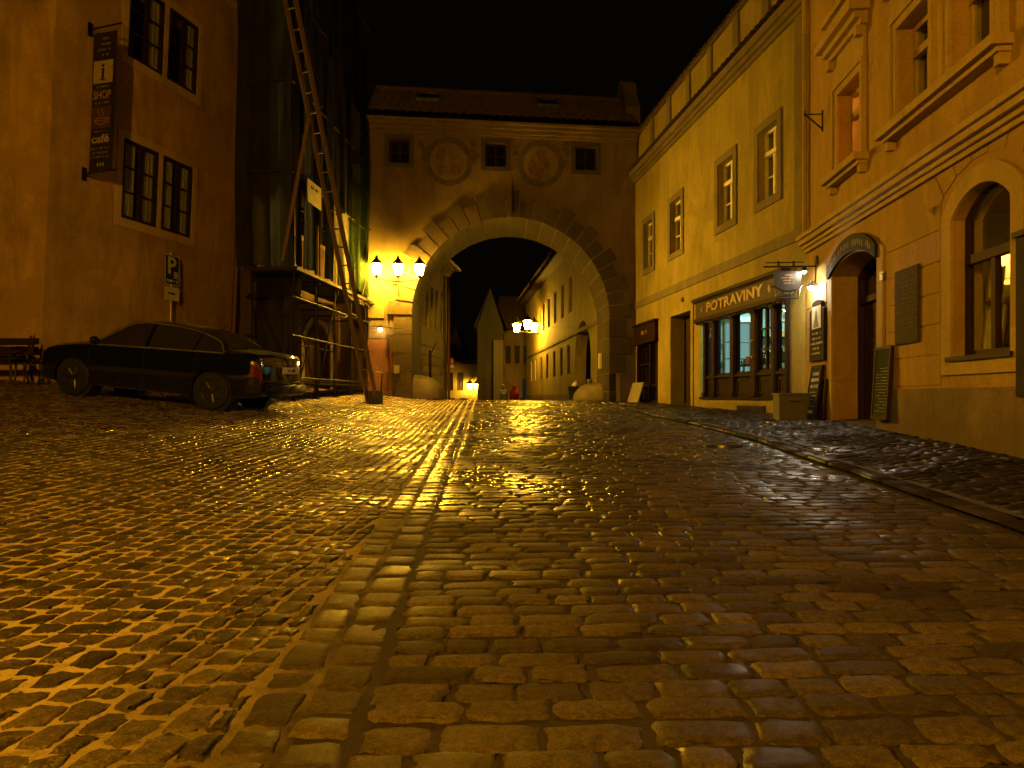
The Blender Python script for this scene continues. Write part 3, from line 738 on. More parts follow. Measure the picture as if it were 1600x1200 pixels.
# ---------------------------------------------------------------- ochre house on the right
Rf = Frame(3.898, -2.0, .081, 1, -1)
rY = Rf.atY
def rr(px): return rY(1100*4.06/(px-889))
oh = thing('ochre_house', 'ochre town house with moulded window frames, an arched doorway and an arched shop window', 'house', Rf(10, 0, -.5))
UO = rY(12.0)-.002
D0, D1 = rr(1373), rr(1302); A0, A1 = rr(1583), rr(1489); S0, S1 = rr(1347), rr(1311); P0, P1 = rr(1455), rr(1404); Q0, Q1 = rr(1562), rr(1487)
E0, E1 = Q0-3.0, Q0-2.2
door = archp(D0, D1, -.75, 1.84, .2); aw = archp(A0, A1, .42, 1.86, .24)
ups = [(S0, S1), (P0, P1), (Q0, Q1), (E0, E1)]
holes = [door, aw]+[rect(a, b, 3.33, 4.52) for a, b in ups]+[rect(a, b, 5.72, 6.9) for a, b in ups]
aw2 = archp(A0-3.4, A1-3.4, .42, 1.86, .24); holes.append(aw2)
mb = MB(); mb.slab(Rf, rect(0, UO, -1.2, 8.6), holes, -.3, 0); mb.ring(Rf, grow(door, .12), door, -.56, -.302); mb.build('wall', M['ochre'], oh)
body(Rf, oh, 0, UO, 5.5, -1.2, 8.58, M['ochre'], wf=-.302)
mb = MB(); mb.box(Rf, 0, UO, -.4, .35, 8.6, 8.9); tiled(mb, lambda a, b: Rf(a*UO, .5-3*b, 8.92+1.9*b), 4, 10, 40, .04); mb.build('roof', M['tile'], oh)
for i, (a, b) in enumerate(ups):
    lit = i == 0
    for z0, z1 in ((3.33, 4.52), (5.72, 6.9)):
        w = window(Rf, oh, a, b, z0, z1, d=.20, fm=M['ochre_trim'], cols=2, rows=1, transom=z1-.36, fr=.06, mull=.07, room=M['dark'] if not (lit and z0 < 5) else None,
               pm=M['glass'], curtain=[(.05, .32)] if i == 1 else None)
        s = MB(); s.ring(Rf, rect(a-.14, b+.14, z0, z1+.14), rect(a-.002, b+.002, z0-.002, z1+.002), 0, .04); s.ring(Rf, rect(a-.14, b+.14, z0, z1+.14), rect(a-.10, b+.10, z0-.002, z1+.10), .041, .07)
        s.build('surround', M['ochre_trim'], w)
def sillhood(a, b, n=''):
    mb = MB()
    for z in (3.33, 5.72):
        mb = MB(); mb.box(Rf, a-.22, b+.22, 0, .20, z-.10, z-.002); mb.box(Rf, a-.18, b+.18, 0, .13, z-.15, z-.101)
        for uu in (a-.16, b+.08): mb.box(Rf, uu, uu+.08, 0, .10, z-.26, z-.151)
        mb.build('window_sill', M['ochre_trim'], oh)
    mb = MB(); mb.box(Rf, a-.14, b+.14, 0, .045, 4.67, 5.08); profile(mb, Rf, a-.2, b+.2, [(.10, 5.081, 5.16), (.18, 5.161, 5.25)]); mb.box(Rf, a-.26, b+.26, 0, .27, 5.251, 5.37)
    for uu in (a-.16, b+.06): mb.box(Rf, uu, uu+.10, .046, .14, 4.95, 5.08)
    mb.build('window_hood', M['ochre_trim'], oh)
sillhood(S0, S1); sillhood(Q0, P1); sillhood(E0-1.2, E1)
# lit room behind the single window
m_ = MB()
for q in ((S0-.4, S0-.36, -2, -.31, 3.2, 5), (S1+.36, S1+.4, -2, -.31, 3.2, 5), (S0-.36, S1+.36, -2.04, -2, 3.2, 5), (S0-.36, S1+.36, -2, -.31, 3.16, 3.2), (S0-.36, S1+.36, -2, -.31, 5, 5.04)): m_.box(Rf, *q)
m_.build('upstairs_room', simple('terracotta_room_paint', (.55, .19, .07), .8), oh)
li = thing('pendant_lamp', 'warm lamp glowing in the upstairs room behind the single window', 'lamp', Rf(S0+.5, -1.1, 4.6))
m_ = MB(); m_.ball(Rf(S0+.5, -1.1, 4.62), .07); m_.build('bulb', emit('room_bulb', (1, .42, .10), 480), li, smooth=True)
m_ = MB(); m_.lathe(Rf(S0+.5, -1.1, 4.70), [(.16, 0), (.05, .12), (.01, .14), (.01, .3)], 14); m_.build('shade', M['curtain'], li)
# storey cornice, ground floor dressing
mb = MB(); profile(mb, Rf, 0, UO, [(.05, 2.44, 2.50), (.09, 2.501, 2.56), (.15, 2.561, 2.64), (.19, 2.641, 2.71)]); mb.build('storey_cornice', M['ochre_trim'], oh)
mb = MB(); mb.box(Rf, 0, UO, .0, .035, -1.2, .09)
mb.v.clear(); mb.f.clear()
mb.box(Rf, 0, D0-.003, .0, .035, -1.2, .092); mb.build('plinth', M['plinth'], oh)
# rusticated blocks, a few millimetres proud with open joints
mb = MB(); zr = [.12, .46, .80, 1.14, 1.48, 1.82, 2.12]
g_ = .011
spans = [(D1+.26, UO), (A1+.24, D0-.26), (A0-3.4+1.25, A0-.24), (0, A0-3.6)]
for a, b in spans:
    for i in range(len(zr)-1):
        mb.box(Rf, a, b, 0, .013, zr[i]+g_, zr[i+1]-g_)
    if a > D1: 
        for z in (-.22, ): mb.box(Rf, a, b, 0, .013, z, .11)
# fan of wedge stones over the arched window
ca = (A0+A1)/2
for k in range(7):
    t0, t1 = math.radians(-48+k*96/7+.8), math.radians(-48+(k+1)*96/7-.8); zc = 1.2
    def pt(t, r): return (ca+r*math.sin(t), zc+r*math.cos(t))
    ri = 1.18; top = 2.43
    def outer(t): r = min((top-zc)/math.cos(t), 1.75); return pt(t, r)
    mb.slab(Rf, [pt(t0, ri), pt(t1, ri), outer(t1), outer(t0)], [], 0, .013)
cd = (D0+D1)/2
mb.build('wall_rustication', M['ochre'], oh)
mb = MB(); mb.ring(Rf, grow(door, .17), door, 0, .03); mb.build('door_surround', M['ochre_trim'], oh)
dd = .42
mb = MB(); mb.ring(Rf, archp(D0-.01, D1+.01, -.75, 1.84, .2), archp(D0+.09, D1-.09, -.7, 1.76, .19), -dd-.06, -dd+.06); mb.box(Rf, D0+.08, D1-.08, -dd-.05, -dd+.07, 1.40, 1.50)
mb.box(Rf, cd-.03, cd+.03, -dd-.04, -dd+.05, 1.5, 1.98); df = mb.build('door_frame', M['brown'], oh)
m_ = MB(); m_.slab(Rf, archp(D0+.08, D1-.08, 1.5, 1.76, .19), [], -dd-.012, -dd-.006); m_.build('fanlight_pane', M['dglass'], df)
panel_door(Rf, oh, D0+.09, D1-.09, -.52, 1.40, dd, M['brown'], 3, 2)
m_ = MB(); m_.box(Rf, D0-.0, D1, -.5, .02, -.9, -.47); m_.build('doorstep', M['stone'], oh)
# curved name board over the door
arc0, arc1 = math.radians(-40), math.radians(40); R0 = 1.22; zc = 2.22-R0
pts = [(cd+(R0+.1)*math.sin(arc0+(arc1-arc0)*i/16), zc+(R0-.16)*math.cos(arc0+(arc1-arc0)*i/16)) for i in range(17)]
pto = [(cd+(R0+.1)*math.sin(arc0+(arc1-arc0)*i/16), zc+(R0+.08)*math.cos(arc0+(arc1-arc0)*i/16)) for i in range(17)]
sg = thing('curved_name_board', 'dark curved name board arching over the recessed doorway', 'sign', Rf(cd, .05, 2.05))
m_ = MB(); m_.slab(Rf, pts+pto[::-1], [], .035, .075); m_.build('board', M['board'], sg)
m_ = MB()
for i in range(22):
    t = arc0*.8+(arc1-arc0)*.8*i/21; uc = cd+(R0+.1)*math.sin(t); zz = zc+(R0-.04)*math.cos(t)
    if i % 7 != 3: m_.box(Rf, uc-.018, uc+random.uniform(.004, .018), .0755, .079, zz-random.uniform(.03, .06), zz+random.uniform(.02, .055))
m_.build('gilded_lettering', simple('dull_gilding', (.13, .09, .04), .7), sg)
# arched shop window
aw_ = window(Rf, oh, A0, A1, .42, 2.10, d=.15, fm=M['brown'], pm=M['glass'], cols=2, rows=1, transom=1.42, arch=.24, fr=.055, mull=.07, surround=.19, srw=.028, smat=M['ochre_trim'], sill=(.05, .06, .05), sillmat=M['brown'])
window(Rf, oh, A0-3.4, A1-3.4, .42, 2.10, d=.24, fm=M['brown'], pm=M['dglass'], cols=2, rows=1, transom=1.42, arch=.24, fr=.055, mull=.07, surround=.19, srw=.028, smat=M['ochre_trim'], sill=(.05, .06, .05), sillmat=M['brown'])
m_ = MB()
for q in ((A0-.5, A0-.46, -1.9, -.31, .3, 2.3), (D0-.32, D0-.28, -1.9, -.31, .3, 2.3), (A0-.46, D0-.32, -1.94, -1.9, .3, 2.3), (A0-.46, D0-.32, -1.9, -.31, .26, .3), (A0-.46, D0-.32, -1.9, -.31, 2.3, 2.34)): m_.box(Rf, *q)
m_.build('picture_shop_room', simple('shop_wall_paint', (.45, .36, .2), .8), oh)
LA = A0+1.06
gl = thing('table_lamp', 'yellow table lamp glowing deep in the arched shop window', 'lamp', Rf(LA, -.62, .3))
m_ = MB(); m_.lathe(Rf(LA, -.62, .3), [(.12, 0), (.12, .02), (.02, .04), (.015, 1.1)], 14); m_.build('stem', M['iron'], gl)
m_ = MB(); m_.lathe(Rf(LA, -.62, 1.02), [(.22, .2), (.13, .56)], 18); m_.build('shade', cloth('lamp_shade_cloth', (.75, .55, .2), .6), gl, smooth=True)
m_ = MB(); m_.ball(Rf(LA, -.62, 1.42), .03, 10); m_.build('bulb', emit('table_bulb', (1, .6, .16), 1100), gl, smooth=True)
def picture(u0, u1, z0, z1, w, tilt, lab, art):
    t = thing('framed_picture', lab, 'picture', Rf((u0+u1)/2, w, z0))
    cu, cz_ = (u0+u1)/2, (z0+z1)/2
    def q(u, ww, z):
        a, b = u-cu, z-cz_; return Rf(cu+a*math.cos(tilt)-b*math.sin(tilt), w+ww+.08*(z0-z), cz_+a*math.sin(tilt)+b*math.cos(tilt))
    m_ = MB(); m_.ring(q, rect(u0, u1, z0, z1), rect(u0+.03, u1-.03, z0+.03, z1-.03), -.012, .014); m_.build('frame', M['gold'], t)
    m_ = MB(); m_.slab(q, rect(u0+.028, u1-.028, z0+.028, z1-.028), [], -.006, .002); m_.build('mount', art, t)
paper = simple('cream_paper', (.85, .72, .42), .7)
picture(A0+.64, A0+.88, .98, 1.32, -.27, .08, 'small pale framed picture standing high in the left half of the arched window', paper)
picture(A0+.60, A0+.93, .46, .93, -.25, .05, 'large pale framed picture low in the left half of the arched window', paper)
picture(A0+.14, A0+.46, .55, .98, -.29, -.03, 'dark framed picture below the glowing lamp in the arched window', M['board'])
m_ = MB(); m_.box(Rf, A0+.02, A1-.02, -.44, -.20, .42, .45); tag(m_.build('display_ledge', M['plank']), 'narrow display ledge just inside the arched shop window', 'ledge')
# plaque, boards, bells
pq = thing('stone_plaque', 'large grey stone plaque with worn lines of lettering between door and arched window', 'plaque', Rf(rr(1422), .03, .64))
m_ = MB(); m_.box(Rf, rr(1440.5), rr(1404), .0, .05, .635, 1.535); m_.build('slab', M['greystone'], pq, bevel=.006)
m_ = MB(); marks(m_, Rf, rr(1438), rr(1407), .80, 1.44, 13, .051, .5, .85); m_.build('engraved_lettering', M['engraved'], pq)
m_ = MB(); m_.box(Rf, rr(1385), rr(1379.5), .0, .045, 1.50, 1.60); m_.box(Rf, rr(1384), rr(1380.5), .046, .05, 1.515, 1.585); tag(m_.build('door_bell', M['zinc'], bevel=.003), 'small square metal door bell box right of the doorway', 'door bell')
zb = -.30
t, q, pn = leanboard('menu_chalkboard', 'tall green chalkboard with handwritten menu lines against the plinth right of the door', 'chalkboard', Rf, rr(1401.5), rr(1376), -.29, .93, .11, .06, (M['brown'], M['slate']))
m_ = MB(); marks(m_, q, rr(1401.5)+.06, rr(1376)-.06, -.20, .38, 15, .0125, .22, .9, False); m_.build('chalk_writing', M['chalk'], t)
zb = float(side_z(np.array(4.75), np.array(11.1)))+.0
t, q, pn = leanboard('leaning_menu_board', 'narrow dark menu board leaning beneath the painted board by the door', 'menu board', Rf, rr(1292.5), rr(1276), -.335, .84, .19, .13, (M['brown'], M['slate']))
m_ = MB(); marks(m_, q, rr(1292.5)+.06, rr(1276)-.06, .12, .42, 3, .0125, .6, .9); marks(m_, q, rr(1292.5)+.07, rr(1276)-.06, -.18, .10, 5, .0125, .3, .5); marks(m_, q, rr(1292.5)+.05, rr(1276)-.05, -.28, -.2, 1, .0125, .8, 1); m_.build('chalk_writing', M['chalk'], t)
t, q, pn = leanboard('spare_signboard', 'plain dark back board leaning behind the narrow menu board', 'board', Rf, rr(1297), rr(1285)-.02, -.345, .62, .10, .055, (M['brown'], M['board']))
eb = thing('tall_dark_board', 'tall dark board fixed to the wall right of the arched window', 'board', Rf(rr(1600), .03, 0))
m_ = MB(); m_.box(Rf, rr(1622), rr(1597), .0, .06, .0, 1.42); m_.build('panel', M['board'], eb, bevel=.008)
m_ = MB(); m_.box(Rf, rr(1623), rr(1596), .0, .09, 1.421, 1.47); m_.build('cap', M['brown'], eb)
# painted board on the wall
pb = thing('painted_wall_board', 'tall painted board with a pale picture above white lettering, lit beside the doorway', 'sign', Rf(rr(1283), .05, .6))
a, b = rr(1294.5), rr(1272); h_ = (b-a)/2; c_ = (a+b)/2
out = [(a, .58), (b, .58), (b, 1.40), (c_+h_*.62, 1.44), (c_+h_*.62, 1.50)]+[(c_+h_*.62*math.cos(i*math.pi/6), 1.50+.06*math.sin(i*math.pi/6)) for i in range(1, 6)]+[(c_-h_*.62, 1.50), (c_-h_*.62, 1.44), (a, 1.40)]
m_ = MB(); m_.slab(Rf, out, [], .02, .075); m_.build('board', M['board'], pb)
m_ = MB(); m_.slab(Rf, rect(c_-h_*.62, c_+h_*.62, 1.10, 1.46), [], .0752, .078); pc = m_.build('picture', simple('pale_picture_ground', (.62, .6, .52), .6), pb)
m_ = MB(); blue = simple('blue_grey_figure_paint', (.08, .16, .22), .6, var=.5, scale=40)
m_.slab(Rf, [(c_-.11, 1.12), (c_+.12, 1.12), (c_+.10, 1.2), (c_+.05, 1.3), (c_+.03, 1.37), (c_, 1.41), (c_-.035, 1.37), (c_-.05, 1.3), (c_-.08, 1.2)], [], .0782, .081); m_.build('painted_figure', blue, pb)
m_ = MB(); marks(m_, Rf, a+.05, b-.05, .66, 1.06, 5, .0755, .5, .9); m_.build('white_lettering', M['chalk'], pb)
# wrought-iron hanging sign with its lamps
hs = thing('hanging_sign', 'wrought iron hanging sign on a bracket with a painted plate and scrollwork, lit white', 'hanging sign', Rf(rr(1277), .0, 1.6))
uS = rr(1277); zA = 2.135
m_ = MB(); m_.box(Rf, uS-.05, uS+.05, 0.013, .03, 2.16, 2.30); m_.tube([Rf(uS, .02, 2.30), Rf(uS, .035, 1.85)], .012)
m_.tube([Rf(uS, .02, zA), Rf(uS, .86, zA)], .014); m_.tube([Rf(uS, .22, zA+.07), Rf(uS, .82, zA+.07)], .009)
for w in (.38, .62): m_.tube([Rf(uS, w, zA), Rf(uS, w, zA+.09)], .02)
m_.build('bracket', M['iron'], hs)
def hq(w, t, z): return Rf(uS+t, w, z)       # sign plane: w along the arm
m_ = MB()
top = 2.06
n_ = 16; bot = [(.27+.42*i/n_, 1.80-.07*math.sin(math.pi*i/n_)+.02*(i/n_)) for i in range(n_+1)]
m_.slab(hq, bot+[(.70, top), (.25, top)], [], -.012, .012); m_.build('plate', simple('sign_plate_paint', (.03, .026, .022), .7, var=.4), hs)
m_ = MB()
for w in (.34, .62): m_.tube([Rf(uS, w, top), Rf(uS, w, zA)], .006)
m_.tube([Rf(uS, p[0], p[1]) for p in bot], .014); m_.tube([Rf(uS, .23, 1.86), Rf(uS, .27, 1.8)], .012); m_.tube([Rf(uS, .69, 1.82), Rf(uS, .74, 1.79)], .012)
m_.tube([Rf(uS, .29, 1.62), Rf(uS, .67, 1.62)], .011)
for i in range(7):
    w = .31+i*.055
    m_.tube([Rf(uS, w+.026*math.cos(t)*(1-t/9), 1.70+.05*math.sin(t)*(1-t/9)) for t in [j*.55 for j in range(14)]], .007, 6)
m_.tube([Rf(uS, .27, 1.80), Rf(uS, .30, 1.62)], .009); m_.tube([Rf(uS, .69, 1.80), Rf(uS, .66, 1.62)], .009)
m_.build('scrollwork', M['iron'], hs, smooth=True)
m_ = MB(); marks(m_, lambda a, w, z: hq(a, -.013-w, z), .36, .60, 1.84, 2.02, 4, .0, .5, .8); m_.build('painted_lettering', M['gold'], hs)
m_ = MB(); m_.lathe(Rf(uS-.10, .24, 2.035), [(.0, .075), (.03, .07), (.055, .0), (.05, .0), (.026, .06)], 14); m_.build('spot_shade', M['iron'], hs)
COOL = (1.0, .86, .62)
m_ = MB(); m_.ball(Rf(uS-.10, .24, 2.03), .026); m_.build('spot_bulb', emit('white_spot', COOL, 800), hs, smooth=True)
wl = thing('wall_lamp', 'bright white lamp under the sign bracket above the painted board', 'wall lamp', Rf(uS, .05, 1.7))
m_ = MB(); m_.lathe(Rf(uS, .10, 1.80), [(0, .10), (.02, .09), (.03, .05), (.075, .0), (.07, .0), (.026, .04)], 16); m_.tube([Rf(uS, .03, 1.88), Rf(uS, .10, 1.88)], .01); m_.build('shade', M['iron'], wl)
m_ = MB(); m_.ball(Rf(uS, .10, 1.775), .036); m_.build('bulb', emit('white_bulb', COOL, 1800), wl, smooth=True)
# iron wall bracket higher up, downpipe between the two houses
ub, _ = Rf.pick(1286, 185); bk = MB(); zt = 4.52
bk.tube([Rf(ub, .012, zt+.06), Rf(ub, .012, zt-.28)], .012); bk.tube([Rf(ub, .0, zt), Rf(ub, .30, zt)], .010); bk.tube([Rf(ub, .012, zt-.24), Rf(ub, .28, zt)], .014); bk.tube([Rf(ub, .28, zt-.03), Rf(ub, .28, zt+.05)], .012)
tag(bk.build('iron_wall_bracket', M['iron']), 'empty iron flag bracket on the upper ochre wall left of the lit window', 'bracket')
m_ = MB(); m_.tube([Rf(UO-.06, .06, 8.5), Rf(UO-.06, .06, 2.75)], .04, 10); m_.build('downpipe', M['ochre_trim'], oh, smooth=True)
# ---------------------------------------------------------------- left house
Lf = Frame(-9.596, 14.3, .273, 1, 1, lean=.042)
def lf_pick(px, py): return Lf.pick(px, py)
lh = thing('left_house', 'tall plain ochre house on the left with paired brown casement windows in pale frames', 'house', (-9.6, 14.3, .2))
ULE = 6.3
lo_ = [(Lf.pick(190, 280)[0], Lf.pick(245.5, 300)[0]), (Lf.pick(252, 300)[0], Lf.pick(299, 310)[0])]
holes = [rect(a, b, z0, z1) for a, b in lo_ for z0, z1 in ((4.10, 5.92), (7.79, 9.55))]
mb = MB(); mb.slab(Lf, rect(0, ULE, -.8, 11), holes, -.5, 0); mb.build('wall', M['left'], lh)
Lg = Frame(-9.596, 14.3, -1, .02, 1, lean=.042)
if Lg.ny > 0: Lg.nx, Lg.ny = -Lg.nx, -Lg.ny
mb = MB(); mb.slab(Lg, rect(0, 9, -1, 11), [rect(2.6, 3.7, 4.1, 5.92), rect(2.6, 3.7, 7.79, 9.55), rect(5.6, 6.7, 4.1, 5.92)], -.5, 0); mb.build('front_wall', M['left'], lh)
mb = MB()
C = [Lf(0, -.5, 0), Lf(ULE, 0, 0), V((-9.2, 24, 0)), V((-19, 24, 0)), V((-19, 14.6, 0))]
n = len(mb.v)
for z in (-.8, 10.99): mb.v += [V((p.x+.042*z, p.y, z)) for p in (Lf(ULE, -.02, 0), V((-9.0, 25, 0)), V((-18.4, 25, 0)), V((-18.6, 15, 0)))]
for i in range(3): mb.f.append((i, i+1, i+5, i+4))
mb.f.append((4, 5, 6, 7)); mb.build('back_wall', M['left'], lh)
for a, b in lo_:
    for z0, z1 in ((4.10, 5.92), (7.79, 9.55)):
        w = window(Lf, lh, a, b, z0, z1, d=.02, fm=M['brown'], cols=2, rows=3, fr=.075, bar=.035, mull=.11, room=M['dark'], pm=M['glass'], curtain=[(.58, .94)] if z0 > 6 else [(.12, .42), (.58, .94)])
for z0, z1 in ((4.10, 5.92), (7.79, 9.55)):
    s = MB(); a, b = lo_[0][0], lo_[1][1]; m0, m1 = lo_[0][1], lo_[1][0]
    s.box(Lf, a-.17, b+.17, 0, .03, z0-.20, z0-.001); s.box(Lf, a-.17, b+.17, 0, .03, z1+.001, z1+.17)
    s.box(Lf, a-.17, a-.001, 0, .03, z0, z1); s.box(Lf, b+.001, b+.17, 0, .03, z0, z1); s.box(Lf, m0+.001, m1-.001, 0, .03, z0, z1)
    s.build('window_surround', M['left_trim'], lh)
for z0, z1 in ((4.1, 5.92), (7.79, 9.55)): window(Lg, lh, 2.6, 3.7, z0, z1, d=.02, fm=M['brown'], cols=2, rows=3, fr=.075, surround=.17, smat=M['left_trim'])
window(Lg, lh, 5.6, 6.7, 4.1, 5.92, d=.02, fm=M['brown'], cols=2, rows=3, fr=.075, surround=.17, smat=M['left_trim'])
mb = MB(); profile(mb, Lf, 0, ULE+.15, [(.12, 10.7, 10.8), (.26, 10.801, 10.92), (.45, 10.921, 11.1)]); profile(mb, Lg, 0, 9, [(.12, 10.7, 10.8), (.26, 10.801, 10.92), (.45, 10.921, 11.1)])
mb.build('eaves_cornice', M['left_trim'], lh)
mb = MB(); mb.tube([Lf(-.2, .52, 11.12), Lf(ULE+.3, .52, 11.06)], .09, 10); mb.build('gutter', M['pipe'], lh, smooth=True)
mb = MB(); tiled(mb, lambda a, b: Lf(-.4+a*(ULE+.8), .55-5*b, 11.15+3.6*b), 3, 14, 26, .05); mb.build('roof', M['tile'], lh, smooth=True)
UP = Lf.pick(362, 480)[0]
mb = MB(); mb.tube([Lf(UP+.1, .5, 11.0), Lf(UP, .3, 10.6), Lf(UP, .10, 10.2), Lf(UP, .10, .2)], .075, 10); mb.lathe(Lf(UP+.06, .45, 10.75), [(.09, 0), (.17, .15), (.17, .3)], 10)
mb.build('downpipe', M['pipe'], lh, smooth=True)
# banner
bu, bz = Lf.pick(140, 50); bz2 = Lf.pick(133, 273)[1]
bn = thing('shop_banner', 'tall dark banner with i panel and café lettering bracketed to the left house', 'banner', Lf(bu, .1, 4.7))
def bq(a, t, z): return Lf(bu+t, a, z)     # a out from the wall
zt, zb = 7.76, 4.78
m_ = MB()
for z in (bz+.05, bz2):
    m_.box(Lf, bu-.05, bu+.05, 0, .03, z-.14, z+.14); m_.tube([Lf(bu, .0, z), Lf(bu, .84, z+.03)], .018)
m_.tube([Lf(bu, .03, bz2-.02), Lf(bu+.5, .02, bz2-.02)], .008)
m_.build('bracket', M['iron'], bn)
m_ = MB(); m_.grid(lambda i, j: bq(.13+.62*i, .012*math.sin(i*6+j*5), zb+(zt-zb)*j), 10, 30); bc = m_.build('cloth', simple('banner_cloth', (.016, .010, .008), .8), bn, smooth=True)
bl = simple('banner_pale_print', (.40, .33, .24), .8); bo = simple('banner_orange_print', (.32, .19, .09), .8); br = simple('banner_brown_print', (.08, .035, .018), .8)
off = -.03
m_ = MB(); m_.slab(bq, rect(.19, .69, 6.66, 7.14), [], off-.004, off); m_.build('info_panel', bl, bn)
def btext(s, z, size, mat, name, width=None, bold=0.0): return text(s, lambda u, w, zz: bq(u, off-.006-w, zz), .44, z, size, mat, bn, name, w=0.0, ext=.002, dirn=1, width=width, bold=bold)
btext('i', 6.90, .46, M['board'], 'info_letter', None, .008)
m_ = MB(); m_.box(bq, .38, .44, off-.0095, off-.006, 6.72, 6.75); m_.box(bq, .38, .50, off-.0095, off-.006, 6.715, 6.735); m_.build('letter_foot', M['board'], bn)
btext('SHOP', 6.40, .24, bo, 'shop_lettering', .46, .008)
btext('café', 5.47, .24, bl, 'cafe_lettering', .46, .006)
m_ = MB(); bmk = lambda u, w, zz: bq(u, off-w, zz)
marks(m_, bmk, .22, .66, 7.20, 7.66, 4, .0, .5, .95); marks(m_, bmk, .21, .67, 6.54, 6.63, 1, .0, .7, 1); marks(m_, bmk, .2, .68, 6.20, 6.28, 1, .0, .7, 1); marks(m_, bmk, .2, .68, 5.05, 5.32, 3, .0, .5, .9); marks(m_, bmk, .25, .6, 5.6, 5.67, 1, .0, .6, .9)
m_.build('small_lettering', simple('banner_dull_print', (.2, .15, .1), .8), bn)
m_ = MB(); m_.slab(bq, rect(.19, .69, 5.70, 6.16), [], off-.003, off); m_.build('picture_panel', br, bn)
m_ = MB()
m_.tube([bq(.44+.15*math.cos(t), off-.008, 5.88+.10*math.sin(t)) for t in [math.pi+math.pi*i/12 for i in range(13)]], .012, 6)
m_.tube([bq(.44+.16*math.cos(t), off-.008, 5.89+.03*math.sin(t)) for t in [2*math.pi*i/14 for i in range(15)]], .009, 6)
m_.tube([bq(.60+.05*math.cos(t), off-.008, 5.86+.05*math.sin(t)) for t in [-1.6+3.4*i/8 for i in range(9)]], .009, 6)
for k in range(2): m_.tube([bq(.38+.1*k+.03*math.sin(i*.8), off-.008, 5.96+.018*i) for i in range(9)], .007, 6)
m_.build('cup_picture', bo, bn, smooth=True)
m_ = MB()
for k in range(3): m_.slab(bq, [(.36+.07*k, 4.93), (.41+.07*k, 4.88), (.41+.07*k, 4.98)], [], off-.005, off)
m_.build('arrow_marks', bl, bn)
# parking sign
pu_ = Lf.pick(258, 460)[0]; pp_ = Lf(pu_, .22, 1.5); sx, sy = pp_.x, pp_.y
ps = thing('parking_sign', 'blue parking sign with a white letter P above a small pale plate on a pole', 'traffic sign', (sx, sy, G(sx, sy)))
Pf = Frame(sx, sy, .273, 1, 1)
zt = at(0, 399, sy).z
m_ = MB(); m_.tube([(sx, sy, G(sx, sy)-.05), (sx, sy, zt+.08)], .03, 10); m_.build('pole', simple('pale_sign_pole', (.45, .43, .38), .4, .6), ps, smooth=True)
rp = lambda a, b, z0, z1, r: [(c[0]+r*math.cos(t), c[1]+r*math.sin(t)) for c, t0 in (((b-r, z1-r), 0), ((a+r, z1-r), 90), ((a+r, z0+r), 180), ((b-r, z0+r), 270)) for t in [math.radians(t0+i*30) for i in range(4)]]
m_ = MB(); m_.slab(Pf, rp(-.245, .245, zt-.74, zt, .03), [], .035, .045); m_.build('blue_plate', simple('sign_blue', (.012, .03, .14), .4), ps)
wp = simple('sign_white', (.6, .58, .52), .45)
m_ = MB(); m_.ring(Pf, rp(-.245, .245, zt-.74, zt, .03), rp(-.225, .225, zt-.72, zt-.02, .02), .0452, .048); m_.build('white_border', wp, ps)
text('P', Pf, -.02, zt-.28, .58, wp, ps, 'white_letter', w=.0455, ext=.002, dirn=1, bold=.012)
m_ = MB()
for k in range(2):
    for j in range(2): m_.ring(Pf, rect(.05+.075*k, .12+.075*k, zt-.56+.085*j, zt-.485+.085*j), rect(.065+.075*k, .105+.075*k, zt-.545+.085*j, zt-.50+.085*j), .0455, .049)
marks(m_, Pf, -.19, .19, zt-.69, zt-.59, 1, .0455, .7, 1); m_.build('small_symbols', wp, ps)
m_ = MB(); m_.slab(Pf, rp(-.245, .245, zt-1.12, zt-.79, .02), [], .035, .044); m_.build('lower_plate', wp, ps)
m_ = MB(); marks(m_, Pf, -.14, .14, zt-1.0, zt-.9, 1, .0442, .7, 1); m_.build('plate_lettering', M['board'], ps)
# benches by the wall
def bench(x, y, ang, L, lab):
    f = Frame(x, y, math.cos(ang), math.sin(ang), 1)
    if f.ny > 0: f.nx, f.ny = -f.nx, -f.ny
    z = G(x, y); t = thing('park_bench', lab, 'bench', (x, y, z), 'benches by the left house')
    for k in range(4):
        m_ = MB(); m_.box(f, -L/2, L/2, -.18+.115*k, -.085+.115*k, z+.43, z+.465); m_.build('seat_slat', M['brown'], t, bevel=.006)
    for k in range(2):
        m_ = MB(); m_.box(lambda u, w, zz: f(u, w-.18*(zz-z-.4), zz), -L/2, L/2, -.20, -.165, z+.56+.17*k, z+.68+.17*k); m_.build('back_slat', M['brown'], t, bevel=.006)
    for s_ in (-1, 1):
        u = s_*(L/2-.12); m_ = MB()
        m_.tube([f(u, .26, z-.02), f(u, .22, z+.2), f(u, .25, z+.41)], .02); m_.tube([f(u, -.26, z-.02), f(u, -.17, z+.25), f(u, -.2, z+.45), f(u, -.32, z+.92)], .02); m_.tube([f(u, .25, z+.41), f(u, -.2, z+.42)], .018)
        m_.tube([f(u, .25, z+.41), f(u, .27, z+.6), f(u, .2, z+.64), f(u, -.24, z+.64)], .016); m_.build('iron_side', M['iron'], t, smooth=True)
    return t
bench(at(-30, 0, 13.3).x, 13.3, .0, 1.7, 'nearer brown slatted bench cut by the left edge of the picture')
bench(at(-14, 0, 14.0).x, 14.0, .0, 1.55, 'brown slatted bench standing behind another bench close to the left house')
wq = at(50, 578, 14.05); hz = G(wq.x+.2, 14.0)
m_ = MB(); m_.tube([(wq.x-.05, 14.05, hz+.62), (wq.x, 14.05, hz+.36), (wq.x+.08, 14.05, hz+.29), (wq.x+.18, 14.03, hz+.24), (wq.x+.25, 14.0, hz+.14), (wq.x+.28, 13.98, hz-.01)], .022, 8)
